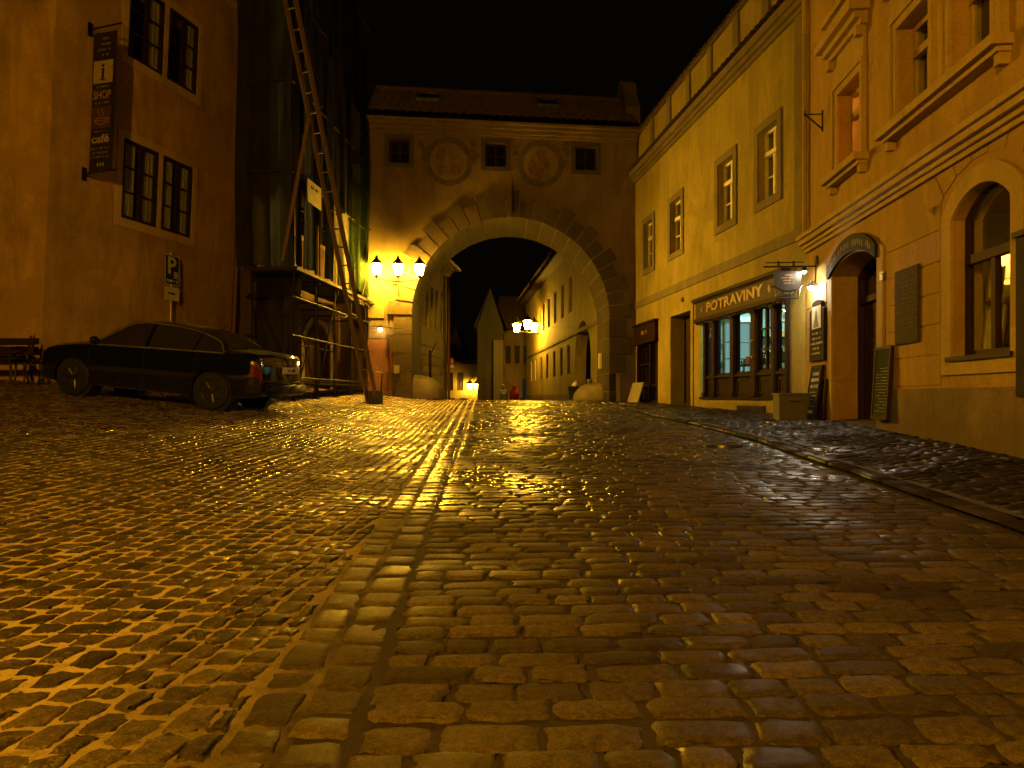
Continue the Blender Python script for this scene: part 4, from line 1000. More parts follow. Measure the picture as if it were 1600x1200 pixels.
m_.ball((wq.x+.22, 14.0, hz+.04), .07, 10); tag(m_.build('bent_iron_rail', M['iron'], smooth=True), 'bent dark iron rail curving to the ground beside the benches', 'rail')

# ---------------------------------------------------------------- scaffolded house
C1, C2 = V((-6.15, 17.0, 0)), V((-5.35, 21.4, 0))
Bf = Frame(C1.x, C1.y, C2.x-C1.x, C2.y-C1.y, 1)
LB = (C2-C1).length
bh = thing('scaffolded_house', 'dark old house under repair behind scaffolding and hanging sheets', 'house', (-6.2, 19, 0))
bw = [(.5, 1.3), (1.9, 2.7), (3.3, 4.1)]
hol = [rect(a, b, z, z+1.5) for a, b in bw for z in (4.4, 7.2)]+[archp(2.35, 3.95, -.3, 1.55, .55), rect(.4, 1.35, .7, 2.1)]
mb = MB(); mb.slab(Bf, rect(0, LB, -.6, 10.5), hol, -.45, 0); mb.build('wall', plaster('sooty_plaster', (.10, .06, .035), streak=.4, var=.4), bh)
for a, b in bw:
    for z in (4.4, 7.2): window(Bf, bh, a, b, z, z+1.5, d=.15, fm=M['brown'], cols=2, rows=3, surround=.12, smat=M['trim'])
window(Bf, bh, .4, 1.35, .7, 2.1, d=.15, fm=M['brown'], cols=2, rows=2)
dob = MB(); dob.slab(Bf, archp(2.3, 4.0, -.35, 1.56, .55), [], -.3, -.24)
for i in range(6): dob.box(Bf, 2.4+i*.26, 2.415+i*.26, -.24, -.225, -.3, 1.6)
dob.build('gate_door', M['brown'], bh)
mb = MB(); mb.ring(Bf, grow(archp(2.35, 3.95, -.3, 1.55, .55), .18), archp(2.35, 3.95, -.3, 1.55, .55), 0, .05); mb.build('gate_surround', M['stone'], bh)
mb = MB(); pl = [Bf(.0, -.46, 0), V((-7.95, 20.55, 0)), V((-10, 26, 0)), V((-5.6, 26, 0)), Bf(LB, -.46, 0)]
n = len(mb.v)
for z in (-.6, 10.5): mb.v += [V((p.x, p.y, z)) for p in pl]
for i in range(4): mb.f.append((i, i+1, i+6, i+5))
mb.f.append((5, 6, 7, 8, 9)); mb.build('back_wall', M['red'], bh)
mb = MB(); tiled(mb, lambda a, b: Bf(-.3+a*(LB+.6), .3-3.4*b, 10.5+2.9*b), 3, 12, 20, .05); mb.build('roof', M['tile'], bh, smooth=True)
# scaffold
Sf = Frame(-4.83, 15.5, .096, 1, 1); LS = 5.5
sc = thing('scaffolding', 'tall tube scaffolding wrapped in tarpaulins and green netting left of the gate', 'scaffolding', (-5, 18, 0))
ups_ = [0.05, 1.35, 2.65, 3.95, 5.3]
gzS = lambda p: G(p.x, p.y)
def pole(p, q, r=.024, n='pole'):
    m_ = MB(); m_.tube([p, q], r, 8); return m_.build(n, M['steel'], sc, smooth=True)
for u in ups_:
    for w in (.0, -.95):
        p = Sf(u, w, 0); z = gzS(p); o = pole(V((p.x, p.y, z+.02)), V((p.x, p.y, 11.6)))
        m_ = MB(); m_.box(Frame(p.x, p.y, 1, 0, 1), -.08, .08, -.08, .08, z-.02, z+.018); m_.tube([(p.x, p.y, z+.02), (p.x, p.y, z+.2)], .03); m_.build('base_plate', M['steel'], o)
for z in (.42, 1.35, 2.2, 4.9, 6.9, 8.9, 10.9):
    for w in (.05, -1.0): pole(Sf(-.15, w, z), Sf(LS, w, z), .022, 'ledger')
    for u in ups_: 
        if z in (2.2, 4.9, 6.9): pole(Sf(u+.05, -1.1, z+.05), Sf(u+.05, .15, z+.05), .022, 'crossbar')
for k, (ua, ub) in enumerate(((.05, 1.35), (1.35, 2.65), (2.65, 3.95))):
    pole(Sf(ua, -.98, .2), Sf(ub, -.98, 2.3), .02, 'brace'); pole(Sf(ub, -1.02, .2), Sf(ua, -1.02, 2.3), .02, 'brace')
pole(Sf(1.35, .06, .2), Sf(2.65, .06, 2.7), .02, 'brace'); pole(Sf(.05, .0, .3), Sf(.05, -.95, 2.4), .02, 'brace')
for z in (4.86, 6.86, 8.86):
    m_ = MB()
    for k in range(4): m_.box(Sf, -.1, LS, -.92+.23*k, -.71+.23*k, z+.08, z+.12)
    m_.build('walkway', M['plank'], sc)
# sloping plank canopy over the pavement
m_ = MB()
def cq(u, w, z): return Sf(u, w, z)
for k in range(30):
    u = -.12+k*.19; dz = random.uniform(-.012, .012); e = random.uniform(-.12, .12)
    m_.box(cq, u, u+.18, -1.0, .12+.0*e, 2.80+dz, 2.835+dz)
m_.box(Sf, -.15, LS+.25, .13, .165, 2.775, 2.845)
for k in range(16):
    u = 3.2+k*.15; m_.box(Sf, u, u+.1, .05, .12, 2.70-random.uniform(.0, .09), 2.80)
m_.build('plank_canopy', M['plank'], sc)
m_ = MB(); m_.box(Sf, -.16, -.125, -1.05, .16, 2.76, 2.85); m_.build('canopy_end_board', M['plank'], sc)
pe = Sf(LS+.45, .25, 0); zpe = G(pe.x, pe.y)
pole(V((pe.x, pe.y, zpe)), V((pe.x, pe.y, 3.65))); pole(Sf(LS-.6, .1, 2.75), Sf(LS+.75, .3, 2.78), .02, 'ledger'); pole(Sf(4.6, .12, 2.9), Sf(4.9, .14, 3.35), .018, 'brace')
pole(Sf(3.95, .1, 2.6), Sf(3.95, .1, 3.7), .02); pole(Sf(1.35, .1, 2.6), Sf(1.35, .1, 4.1), .02); pole(Sf(2.65, .1, 2.6), Sf(2.65, .1, 3.9), .02)
m_ = MB(); m_.tube([Sf(2.65+.0, .1, 2.2)]+[Sf(2.65+i*.2, .14, 2.1-.05*math.sin(i*.9)+.02*i) for i in range(1, 8)], .012, 6); m_.build('slack_cable', M['black'], sc, smooth=True)
m_ = MB(); m_.tube([Sf(2.65+.03*math.sin(i*.7)+.0*i, .12, 2.1-.17*i+.0) for i in range(8)], .009, 6); m_.build('hanging_rope', simple('pale_rope', (.4, .34, .24), .9), sc, smooth=True)
m_ = MB(); m_.box(Sf, -.1, LS, -.9, .0, .30, .34); m_.build('low_plank', M['plank'], sc)
# sheets: folds run down, hems are uneven
TG = cloth('grey_blue_tarpaulin', (.045, .055, .14), .35); TB = cloth('brown_tarpaulin', (.034, .032, .036), .35); TW = cloth('pale_plastic_sheet', (.36, .34, .26), .6); TN = cloth('green_netting', (.03, .05, .018), .5, .75)
def sheet_(f, u0, u1, z0, z1, w, mat, nm, folds=7, amp=.05, hem=.15, seed=0):
    m_ = MB(); r = random.Random(seed); ph = [r.uniform(0, 6) for _ in range(4)]
    def fn(i, j):
        a = i*(u1-u0); k = .35+.65*(1-j)
        wv = amp*k*(math.sin(a*folds+ph[0]+.5*math.sin(j*5+ph[2]))+.5*math.sin(a*folds*2.3+ph[1]+j*2))
        zb = z0+hem*math.sin(a*3.1+ph[3])*math.sin(a*1.3+ph[2])
        return f(u0+a+.03*math.sin(j*9+ph[1]), w+wv, zb+(z1-zb)*j)
    m_.grid(fn, max(8, int((u1-u0)*26)), 34); return m_.build(nm, mat, sc, smooth=True)
Ef = Frame(-4.83, 15.5, -1, .12, 1)
if Ef.ny > 0: Ef.nx, Ef.ny = -Ef.nx, -Ef.ny
sheet_(Ef, -.02, .55, 2.84, 11.5, .05, TG, 'tarpaulin', 8, .05, .05, 1); sheet_(Ef, .5, 1.3, 2.84, 11.4, .02, TB, 'tarpaulin', 9, .05, .1, 2)
sheet_(lambda u, w, z: Ef(u, w-.35, z), -.02, 1.05, .5, 2.79, .0, cloth('shade_sheet', (.02, .016, .012), .2), 'tarpaulin', 7, .04, .1, 11)  # added dark sheet, stands in for the shade under the canopy
sheet_(Sf, -.05, .42, 2.95, 11.5, .05, TB, 'tarpaulin', 9, .05, .05, 3); sheet_(Sf, .38, .92, 2.92, 11.5, .07, TG, 'tarpaulin', 12, .06, .02, 4)
sheet_(Sf, .9, 2.05, 4.25, 11.5, .05, TB, 'tarpaulin', 8, .05, .3, 5); sheet_(Sf, 1.95, 2.3, 2.92, 8.5, .08, TG, 'tarpaulin', 14, .05, .05, 6)
sheet_(Sf, 2.25, 3.75, 2.9, 4.95, .04, TW, 'plastic_sheet', 6, .05, .06, 7); sheet_(Sf, 2.2, 3.8, 4.75, 11.5, .06, TB, 'tarpaulin', 7, .06, .15, 8)
sheet_(Sf, 3.65, 5.45, 2.95, 8.2, .06, TN, 'green_netting', 7, .06, .12, 9)
m_ = MB()
m_.grid(lambda i, j: Sf(3.7+1.8*i+.0*j, .06+.04*math.sin(i*12), 8.1+(3.9-3.1*i)*j), 20, 14); m_.build('green_netting', TN, sc, smooth=True)
bd, bz_ = Sf.pick(491, 304, .15)
nb = thing('phone_notice_board', 'small pale slanting notice board tied to the scaffolding beside the ladder', 'sign', Sf(bd, .15, bz_-.3))
m_ = MB(); m_.box(Sf, bd-.42, bd+.42, .14, .16, bz_-.26, bz_+.26); m_.build('plate', simple('pale_notice_paint', (.26, .24, .18), .6), nb, bevel=.004)
m_ = MB(); marks(m_, Sf, bd-.36, bd+.34, bz_+.03, bz_+.2, 1, .1605, .5, 1); m_.build('worn_lettering', M['board'], nb)
# long ladder hoist leaning on the scaffold
l0 = at(582, 628, 17.4); l0.z = G(l0.x, l0.y); l1 = at(452, -8, 14.9); side = V((.27, -.12, 0)).normalized()*.135
ld = thing('inclined_hoist_ladder', 'long pale double-railed ladder hoist leaning up against the scaffolding', 'ladder', l0)
dv = (l1-l0).normalized(); l1 = l1+dv*2
for s_ in (-1, 1):
    m_ = MB(); a, b = l0+side*s_, l1+side*s_
    nrm = dv.cross(side).normalized()*.055; sd = side.normalized()*.024
    n = len(m_.v)
    for p in (a, b): m_.v += [p+sd+nrm, p-sd+nrm, p-sd-nrm, p+sd-nrm]
    m_.f += [(0, 1, 2, 3), (7, 6, 5, 4)]+[(i, (i+1) % 4, 4+(i+1) % 4, 4+i) for i in range(4)]
    m_.build('rail', M['ladder'], ld)
L = (l1-l0).length; k = .45
while k < L-.2:
    m_ = MB(); p = l0+dv*k; m_.tube([p-side*.92, p+side*.92], .018, 6); m_.build('rung', M['zinc'], ld); k += .42
m_ = MB(); m_.box(Frame(l0.x+.06, l0.y, 1, .1, 1), -.16, .2, -.14, .14, l0.z-.02, l0.z+.3); m_.tube([l0+V((.2, 0, .2)), l0+V((.24, 0, .75)), l0+V((-.05, 0, .8))], .02); m_.build('winch_foot', M['iron'], ld, bevel=.01)
s0, s1 = at(482, 186, 15.35), at(441, 408, 15.3)
m_ = MB(); m_.tube([s0, s1], .045, 8); m_.build('stay_pole', M['ladder'], ld, smooth=True)
wlp = at(594, 515, 20.9)
sl = thing('site_warning_lamp', 'small glowing site lamp hung on the end scaffold pole above the red plinth', 'lamp', wlp)
m_ = MB(); m_.ball(wlp, .06); m_.build('bulb', emit('site_lamp', (1, .62, .22), 55), sl, smooth=True)
m_ = MB(); m_.lathe(wlp+V((0, 0, .05)), [(.075, 0), (.05, .07), (.01, .09)], 12); m_.tube([wlp+V((-.62, -.1, .1)), wlp+V((0, 0, .1)), wlp+V((.66, 0, .02))], .012); m_.build('cap', M['iron'], sl, smooth=True)
# ---------------------------------------------------------------- gate building with the arch
Af = Frame(-4.3, 21.02, 1, .12, 1, skew=.10)
gh = thing('gate_house', 'gate building bridging the street with a big stone arch, round paintings and a tiled roof', 'gate house', (0, 21.5, -.2))
UA = 8.26; UC = 4.33; RA = 3.06; ZS = 2.44; T = 2.6
def arcp(r, z0=-.35, n=40): return [(UC-r, z0), (UC+r, z0)]+[(UC+r*math.cos(math.pi*i/n), ZS+r*math.sin(math.pi*i/n)) for i in range(n+1)]
wins = [(Af.pick(608, 235)[0], Af.pick(640, 235)[0]), (Af.pick(758, 240)[0], Af.pick(791, 240)[0]), (Af.pick(899, 246)[0], Af.pick(932, 246)[0])]
hol = [arcp(RA)]+[rect(a, b, 7.02, 7.74) for a, b in wins]
out = [(0, -.35), (UC-RA, -.35)]+[(UC-RA*math.cos(math.pi*i/40), ZS+RA*math.sin(math.pi*i/40)) for i in range(41)]+[(UC+RA, -.35), (UA, -.35), (UA, 8.0), (0, 8.0)]
mb.slab(Af, out, hol[1:], -.35, 0)
mb.slab(Af, out, [], -T, -T+.35)
mb.box(Af, 0, .3, -T+.35, -.35, -.35, 8); mb.box(Af, UA-.3, UA, -T+.35, -.35, -.35, 8)
mb.build('wall', M['arch'], gh)
# vault and jambs faced with ashlar, joints left as shallow grooves
vt = MB()
nst = 26
def arcs(a): return (UC+RA*math.cos(a), ZS+RA*math.sin(a))
for ring_ in range(4):
    w0, w1 = -T*ring_/4-.008+(.008 if ring_ == 0 else 0), -T*(ring_+1)/4+.008
    for k in range(20):
        a0, a1 = math.pi*k/20+.004, math.pi*(k+1)/20-.004
        q = [(UC+(RA-.03)*math.cos(a0+(a1-a0)*i/3), ZS+(RA-.03)*math.sin(a0+(a1-a0)*i/3)) for i in range(4)]
        q2 = [(UC+(RA+.2)*math.cos(a0+(a1-a0)*i/3), ZS+(RA+.2)*math.sin(a0+(a1-a0)*i/3)) for i in range(4)][::-1]
        vt.slab(Af, q+q2, [], w1, w0+(.0 if ring_ else .03))
    for s_ in (-1, 1):
        for k in range(5):
            z0, z1 = -.4+k*(ZS+.4)/5+.008, -.4+(k+1)*(ZS+.4)/5-.008
            a, b = UC+s_*(RA-.03), UC+s_*(RA+.2); vt.box(Af, min(a, b), max(a, b), w1, w0+(.0 if ring_ else .03), z0, z1)
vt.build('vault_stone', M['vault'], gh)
vm = MB()
for i in range(40):
    a0, a1 = math.pi*i/40, math.pi*(i+1)/40
    for r in (RA-.018,): vm.poly([Af(UC+r*math.cos(a0), -.02, ZS+r*math.sin(a0)), Af(UC+r*math.cos(a1), -.02, ZS+r*math.sin(a1)), Af(UC+r*math.cos(a1), -T+.01, ZS+r*math.sin(a1)), Af(UC+r*math.cos(a0), -T+.01, ZS+r*math.sin(a0))])
for s_ in (-1, 1): vm.poly([Af(UC+s_*(RA-.018), -.02, -.4), Af(UC+s_*(RA-.018), -.02, ZS), Af(UC+s_*(RA-.018), -T+.01, ZS), Af(UC+s_*(RA-.018), -T+.01, -.4)])
vm.build('vault_mortar', M['mortar'], gh)
# wedge stones on the face: alternate long and short
vs = MB(); vmo = MB(); nv = 25
for k in range(nv):
    a0, a1 = math.pi*k/nv+.008, math.pi*(k+1)/nv-.008; key = k == nv//2
    r1 = RA+(.70 if k % 2 == 0 else .50)+(.10 if key else 0)
    pt = lambda a, r: (UC+r*math.cos(a), ZS+r*math.sin(a))
    vs.slab(Af, [pt(a0, RA-.028), pt((a0+a1)/2, RA-.028), pt(a1, RA-.028), pt(a1, r1), pt(a0, r1)], [], .0005, .10 if not key else .13)
for s_ in (-1, 1):
    for k in range(5):
        z0, z1 = -.4+(ZS+.4)*k/5+.01, -.4+(ZS+.4)*(k+1)/5-.01; e = .72 if k % 2 else .5
        a, b = UC+s_*(RA-.028), UC+s_*(RA+e)
        if k > 1 or s_ < 0: vs.box(Af, min(a, b), max(a, b), .0005, .075, z0, z1)
vs.build('voussoir_stone', M['ashlar'], gh)
mo = MB(); mo.ring(Af, [(UC+(RA+.49)*math.cos(math.pi*i/40), ZS+(RA+.49)*math.sin(math.pi*i/40)) for i in range(41)]+[(UC-RA-.49, ZS-.3), (UC+RA+.49, ZS-.3)],
                   [(UC+(RA-.01)*math.cos(math.pi*i/40), ZS+(RA-.01)*math.sin(math.pi*i/40)) for i in range(41)]+[(UC-RA+.01, ZS-.3), (UC+RA-.01, ZS-.3)], .0003, .055)
mo.build('voussoir_mortar', M['mortar'], gh)
mb = MB(); mb.box(Af, UC+RA-.02, UC+RA+.33, .0, .03, -.35, 1.06); mb.build('right_base_paint', M['yellow'], gh)
mb = MB(); mb.box(Af, UC+RA+.33, UA, .0, .022, -.35, 1.06); mb.build('right_base_plinth', M['plinth'], gh)
mb = MB(); mb.box(Af, 0, .47, .0, .06, 2.35, 7.99); mb.build('pilaster', M['archpale'], gh)
mb = MB(); mb.box(Af, 0, UC-RA-.5, .0, .03, -.35, 1.72); mb.build('red_plinth', M['red'], gh)
mb = MB()
for k, (a, b) in enumerate(((.02, .62), (.64, 1.16))):
    for z in (1.74, 2.05): mb.box(Af, a, b-.02*(z > 2), .0, .035, z, z+.29)
mb.build('plinth_block', M['stone'], gh)
for a, b in wins:
    w = window(Af, gh, a, b, 7.02, 7.74, d=.16, surround=.13, srw=.02, smat=M['engraved'], fm=M['brown'], pm=M['dglass'], cols=2, rows=2)
mb = MB(); profile(mb, Af, -.05, UA+.0, [(.05, 7.93, 8.0), (.12, 8.001, 8.12), (.2, 8.121, 8.22), (.30, 8.221, 8.3)]); mb.build('eaves_cornice', M['archpale'], gh)
rf = MB(); WR = 1.6
tiled(rf, lambda a, b: Af(-.35+a*(UA+.35), .42-(WR+.42)*b, 8.34+1.52*b), 6, 9, 34, .05)
tiled(rf, lambda a, b: Af(-.35+a*(UA+.35), -WR*2-.42+(WR+.42)*b, 8.34+1.52*b), 6, 9, 34, .05)
rf.tube([Af(-.4, -WR, 9.9), Af(UA, -WR, 9.9)], .11, 8); ro = rf.build('roof', M['tile'], gh, smooth=True)
for px in (665, 859):
    u = Af.pick(px, 190)[0]; mb = MB(); b0, b1 = .52, .80
    def sk(uu, w, z, b0=b0, b1=b1): return Af(uu, .42-(WR+.42)*z+.0, 8.34+1.52*z+w)
    mb.ring(sk, rect(u-.35, u+.35, b0, b1), rect(u-.29, u+.29, b0+.03, b1-.03), .0, .15); k_ = mb.build('skylight', M['zinc'], ro)
    mb = MB(); mb.box(sk, u-.3, u+.3, .10, .115, b0+.02, b1-.02); mb.build('skylight_pane', M['dglass'], k_)
mb = MB(); fw = [(0.0, 8.0), (-.3, 8.0), (-.3, 9.2), (-.75, 9.75), (-1.0, 10.25), (-1.5, 10.55), (-2.0, 10.3), (-2.3, 9.75), (-2.9, 9.2), (-3.2, 8.0)]
Gf = lambda a, w, z: Af(UA-.28+w, a, z)
mb.slab(Gf, [(-.02, 7.6)]+fw[1:]+[(-3.2, 7.6)], [], .0, .45); mb.build('stepped_gable', M['archpale'], gh)
# painted roundels: grey wreath, faded shield and scrolls
fade = [simple('faded_shield_paint', (.185, .13, .05), .9, var=.35, scale=5), simple('faded_red_paint', (.14, .085, .035), .9, var=.4, scale=7), simple('faded_grey_paint', (.09, .072, .042), .9, var=.45, scale=6)]
for px, py, R in ((701, 252, .74), (845, 256, .72)):
    u, z = Af.pick(px, py); n = 40
    cir = lambda r: [(u+r*math.cos(2*math.pi*i/n), z+r*math.sin(2*math.pi*i/n)) for i in range(n)]
    mb = MB(); mb.ring(Af, cir(R), cir(R*.76), .0004, .004); ro_ = mb.build('painted_roundel', fade[2], gh)
    mb = MB(); mb.slab(Af, cir(R*.76), [], .0004, .003); mb.build('roundel_field', fade[0], ro_)
    mb = MB()
    for k in range(5):
        x, y = u+random.uniform(-.3, .3), z+random.uniform(-.3, .35); r = random.uniform(.08, .2)
        mb.slab(Af, [(x+r*random.uniform(.6, 1.1)*math.cos(i*.7), y+r*random.uniform(.8, 1.5)*math.sin(i*.7)) for i in range(9)], [], .0032, .0045+.0004*k)
    mb.build('roundel_figure', fade[1], ro_)
    mb = MB()
    for s_ in (-1, 1):
        for k in range(6):
            x, y = u+s_*(R*.85+random.uniform(0, .25)), z+.25+random.uniform(-.25, .4); r = random.uniform(.05, .12)
            mb.slab(Af, [(x+r*random.uniform(.5, 1.2)*math.cos(i*.8), y+r*random.uniform(.6, 1.6)*math.sin(i*.8)) for i in range(8)], [], .0004+.0003*k, .0048+.0005*k)
    mb.build('scroll_painting', fade[2], ro_)
mb = MB(); k0 = Af(UC, .12, 5.75); mb.tube([k0+V((0, 0, -.15)), k0+V((0, 0, .1)), k0+V((0, 0, .55)), k0+V((0, 0, .98))], [.05, .055, .025, .006], 8); mb.ball(k0+V((0, 0, .32)), .055, 10); mb.tube([Af(UC, 0, 5.7), k0+V((0, 0, -.05))], .03)
tag(mb.build('iron_keystone_spike', M['iron'], smooth=True), 'slim black iron spike fixed on the keystone of the arch', 'spike')
# guard stones at the foot of the arch
def guard(c, w, d, h, lab, side):
    m_ = MB(); r = random.Random(int(c[0]*10))
    def fn(i, j):
        a = 2*math.pi*i; t = j*math.pi/2; k = math.cos(t)**.8
        p = V((c[0]+w*k*math.cos(a), c[1]+d*k*math.sin(a), c[2]-.05+h*math.sin(t)**.85)); return p+V((.02*math.sin(a*5+t*3), .02*math.sin(a*4+1), .012*math.sin(a*7)))
    m_.grid(fn, 28, 12); return tag(m_.build('guard_stone', M['stone'], smooth=True), lab, 'guard stone', 'guard stones of the arch')
c = Af(UC-RA-.02, -.8, 0); guard((c.x, c.y, G(c.x, c.y)), .95, .8, .74, 'big rounded guard stone at the left foot of the arch', 1)
c = Af(UC+RA+.02, -1.9, 0); gc = c; guard((c.x, c.y, G(c.x, c.y)), .95, .75, .66, 'sloping rounded guard stone at the right foot of the arch', -1)
m_ = MB(); p = at(921, 596, 23.6); m_.lathe((p.x, p.y, p.z-.12), [(.05, 0), (.09, .14), (.10, .15), (.10, .19), (0, .2)], 12); tag(m_.build('metal_cap', M['zinc'], smooth=True), 'small dull metal cap on top of the right guard stone', 'cap')
# triple lantern of the arch
LAMP = emit('sodium_bulb', SOD, 1650)
def lantern(p, par, s=1.0, mat=None, nm='lantern'):
    m_ = MB(); m_.lathe(p, [(.02, .34*s), (.035, .30*s), (.05, .26*s), (.20*s, .10*s), (.21*s, .075*s), (.17*s, .09*s), (.04*s, .2*s)], 12)
    for i in range(4):
        a = math.pi/4+i*math.pi/2; m_.tube([p+V((.17*s*math.cos(a), .17*s*math.sin(a), .09*s)), p+V((.10*s*math.cos(a), .10*s*math.sin(a), -.24*s))], .007*s, 5)
    m_.lathe(p, [(0, -.30*s), (.05*s, -.29*s), (.10*s, -.25*s), (.10*s, -.235*s), (0, -.235*s)], 12)
    o = m_.build(nm, M['iron'], par)
    b = MB(); b.lathe(p, [(0, -.225*s), (.085*s, -.22*s), (.15*s, .06*s), (.10*s, .10*s), (0, .11*s)], 12); b.build('glowing_glass', mat or LAMP, o)
    return o
u0, z0 = Af.pick(622, 418, .55)
al = thing('triple_wall_lantern', 'wall bracket of three blazing sodium lanterns left of the arch', 'street lamp', Af(u0, .1, 2.9))
m_ = MB(); m_.tube([Af(u0, .05, 2.75), Af(u0, .06, 3.3), Af(u0, .16, 3.62), Af(u0, .42, 3.70), Af(u0, .55, 3.62)], .028); m_.lathe(Af(u0, .06, 2.7), [(.0, 0), (.05, .05), (.035, .2), (.06, .5), (.03, .7)], 10)
m_.tube([Af(u0-.62, .55, z0-.34), Af(u0, .55, z0-.42), Af(u0+.62, .55, z0-.34)], .022)
for k in (-.62, 0, .62): m_.tube([Af(u0+k, .55, z0-.36), Af(u0+k, .55, z0-.28)], .03)
m_.build('bracket', M['iron'], al, smooth=True)
for k in (-.62, 0, .62): lantern(Af(u0+k, .55, z0), al)
# pipes and boxes on the red plinth, right-hand fittings
u1 = Af.pick(610, 560)[0]
m_ = MB(); m_.tube([Af(u1, .07, -.3), Af(u1, .07, 1.75)], .035); m_.tube([Af(u1+.12, .06, .7), Af(u1+.12, .06, 1.25)], .025); tag(m_.build('cable_pipe', M['pipe'], smooth=True), 'thin dark cable pipe running up the red plinth by the arch', 'pipe')
u2 = Af.pick(620, 577)[0]; m_ = MB(); m_.box(Af, u2-.08, u2+.08, .031, .13, .70, .95); tag(m_.build('meter_box', M['zinc'], bevel=.01), 'small grey meter box on the red plinth by the arch', 'meter box')
u3, z3 = Af.pick(932, 562, -1.3); jx = UC+RA-.05
m_ = MB(); m_.box(Af, jx-.10, jx, -1.5, -1.3, z3-.3, z3+.22); tag(m_.build('junction_box', simple('pale_box_paint', (.5, .46, .36), .6), bevel=.012), 'pale junction box mounted inside the arch above the right guard stone', 'junction box')
bp = at(896, 620, 24.6); zb_ = G(bp.x, bp.y)
bn_ = thing('litter_bin', 'dark litter bin standing beyond the right guard stone', 'bin', (bp.x, bp.y, zb_))
m_ = MB(); m_.lathe((bp.x, bp.y, zb_-.02), [(.13, 0), (.19, .5), (.20, .52), (.18, .53), (.16, .5)], 16); m_.build('body', M['iron'], bn_, smooth=True)
m_ = MB(); m_.ball((bp.x+.06, bp.y, zb_+.55), .12, 12, (1, 1, .9)); m_.tube([(bp.x+.06, bp.y, zb_+.62), (bp.x+.1, bp.y, zb_+.72)], [.05, .02], 7); tag(m_.build('plastic_bag', simple('white_bag', (.4, .38, .32), .5), smooth=True), 'white plastic bag stuffed in the top of the litter bin', 'bag')

# ---------------------------------------------------------------- the street beyond the arch
GF = lambda Y: float(g_mid(Y))
Qf = Frame(5.54-.09*25.5, 25.5, -.09, 1, -1)
qY = Qf.atY
def qq(px): return qY(1100*5.54/(px-701))
fh = thing('far_yellow_house', 'long yellow house beyond the arch with tall windows, an arched gateway and overhanging eaves', 'house', Qf(12, 0, -1))
UQ = qY(50.5); uw = [qq(p) for p in (891, 879, 867.5, 857.5, 849.5, 842.5)]; gw = [qq(p) for p in (888, 877, 866, 855, 845.6, 837.5, 831)]
ga = (qq(923), qq(898))
hol = [rect(u-.45, u+.45, 3.85, 5.45) for u in uw]+[rect(u-.42, u+.42, 1.05, 2.4) for u in gw]+[archp(ga[0], ga[1], -1.2, 1.4, (ga[1]-ga[0])/2)]
mb = MB(); mb.slab(Qf, rect(0, UQ, -3.4, 6.6), hol, -.5, 0); mb.build('wall', M['yellow'], fh)
body(Qf, fh, 0, UQ, 7, -3.4, 6.58, M['yellow'])
for u in uw: window(Qf, fh, u-.45, u+.45, 3.85, 5.45, d=.16, fm=M['brown'], cols=2, rows=3, fr=.06)
for u in gw: window(Qf, fh, u-.42, u+.42, 1.05, 2.4, d=.1, fm=M['brown'], cols=2, rows=3, fr=.06)
mb = MB(); mb.box(Qf, 0, UQ, 0, .05, 2.72, 2.86); mb.build('string_course', M['trim'], fh)
mb = MB(); mb.box(Qf, ga[1]+.1, UQ, 0, .04, -3.4, .12); mb.build('plinth', M['plinth'], fh)
mb = MB(); mb.slab(Qf, [(0, 6.6), (UQ, 6.6), (UQ, 6.7), (0, 6.7)], [], 0, .55); mb.build('eaves_soffit', M['plank'], fh)
mb = MB(); tiled(mb, lambda a, b: Qf(a*UQ, .75-4.4*b, 6.74+3.2*b), 2, 10, 80, .05); mb.build('roof', M['tile'], fh)
mb = MB(); s_ = archp(ga[0], ga[1], -1.2, 1.4, (ga[1]-ga[0])/2); mb.slab(Qf, s_, [], -1.6, -1.5); mb.build('gateway_back', M['ochre'], fh)
def farlamp(p0, f, u, lab, dirs, power, s=1.0, arm=1.0, grp=None):
    em = emit('far_sodium_bulb', SOD, power); w0 = f(u, 0, 0)
    t = thing('triple_street_lantern', lab, 'street lamp', p0, grp); m_ = MB()
    base = V((w0.x, w0.y, p0.z-.5)); m_.tube([base, V((p0.x, p0.y, p0.z-.42))], .035); m_.tube([p0+V((0, 0, -.45)), p0+V((0, 0, -.25))], .03)
    for d in dirs: m_.tube([V((p0.x, p0.y, p0.z-.42)), p0+V(d)+V((0, 0, -.3))], .022)
    m_.build('bracket', M['iron'], t, smooth=True)
    for d in dirs: lantern(p0+V(d), t, s, em)
    return t
ul = qq(846); lp = Qf(ul, .85, 4.25)
farlamp(lp, Qf, ul, 'triple sodium lantern on the yellow house beyond the arch', [(-.62, .3, 0), (0, -.35, .12), (.42, .2, 0)], 480, 1.6)
# left house beyond the arch
Hf = Frame(-6.2+.12*24.0, 24.0, .12, 1, 1)
hY = Hf.atY
def hh(px): return hY(1100*6.2/(932-px))
rh = thing('banded_house', 'pale house with horizontal joints and narrow dark windows left beyond the arch', 'house', Hf(3, 0, -.5))
UH = hh(698); hw = [hh(p) for p in (667.5, 675, 682.5, 690.5)]
hol = [rect(u-.22, u+.22, 2.55, 4.15) for u in hw]+[rect(hh(689)-.2, hh(689)+.2, -.9, .95)]
mb = MB(); mb.slab(Hf, rect(-.8, UH, -2, 5.2), hol, -.4, 0); mb.build('wall', M['yellow'], rh)
body(Hf, rh, -.8, UH, 5, -2, 5.19, M['yellow'])
for u in hw: window(Hf, rh, u-.22, u+.22, 2.55, 4.15, d=.12, fm=M['brown'], cols=1, rows=4, fr=.04)
window(Hf, rh, hh(689)-.2, hh(689)+.2, -.9, .95, d=.12, fm=M['brown'], cols=1, rows=3, fr=.04)
mb = MB()
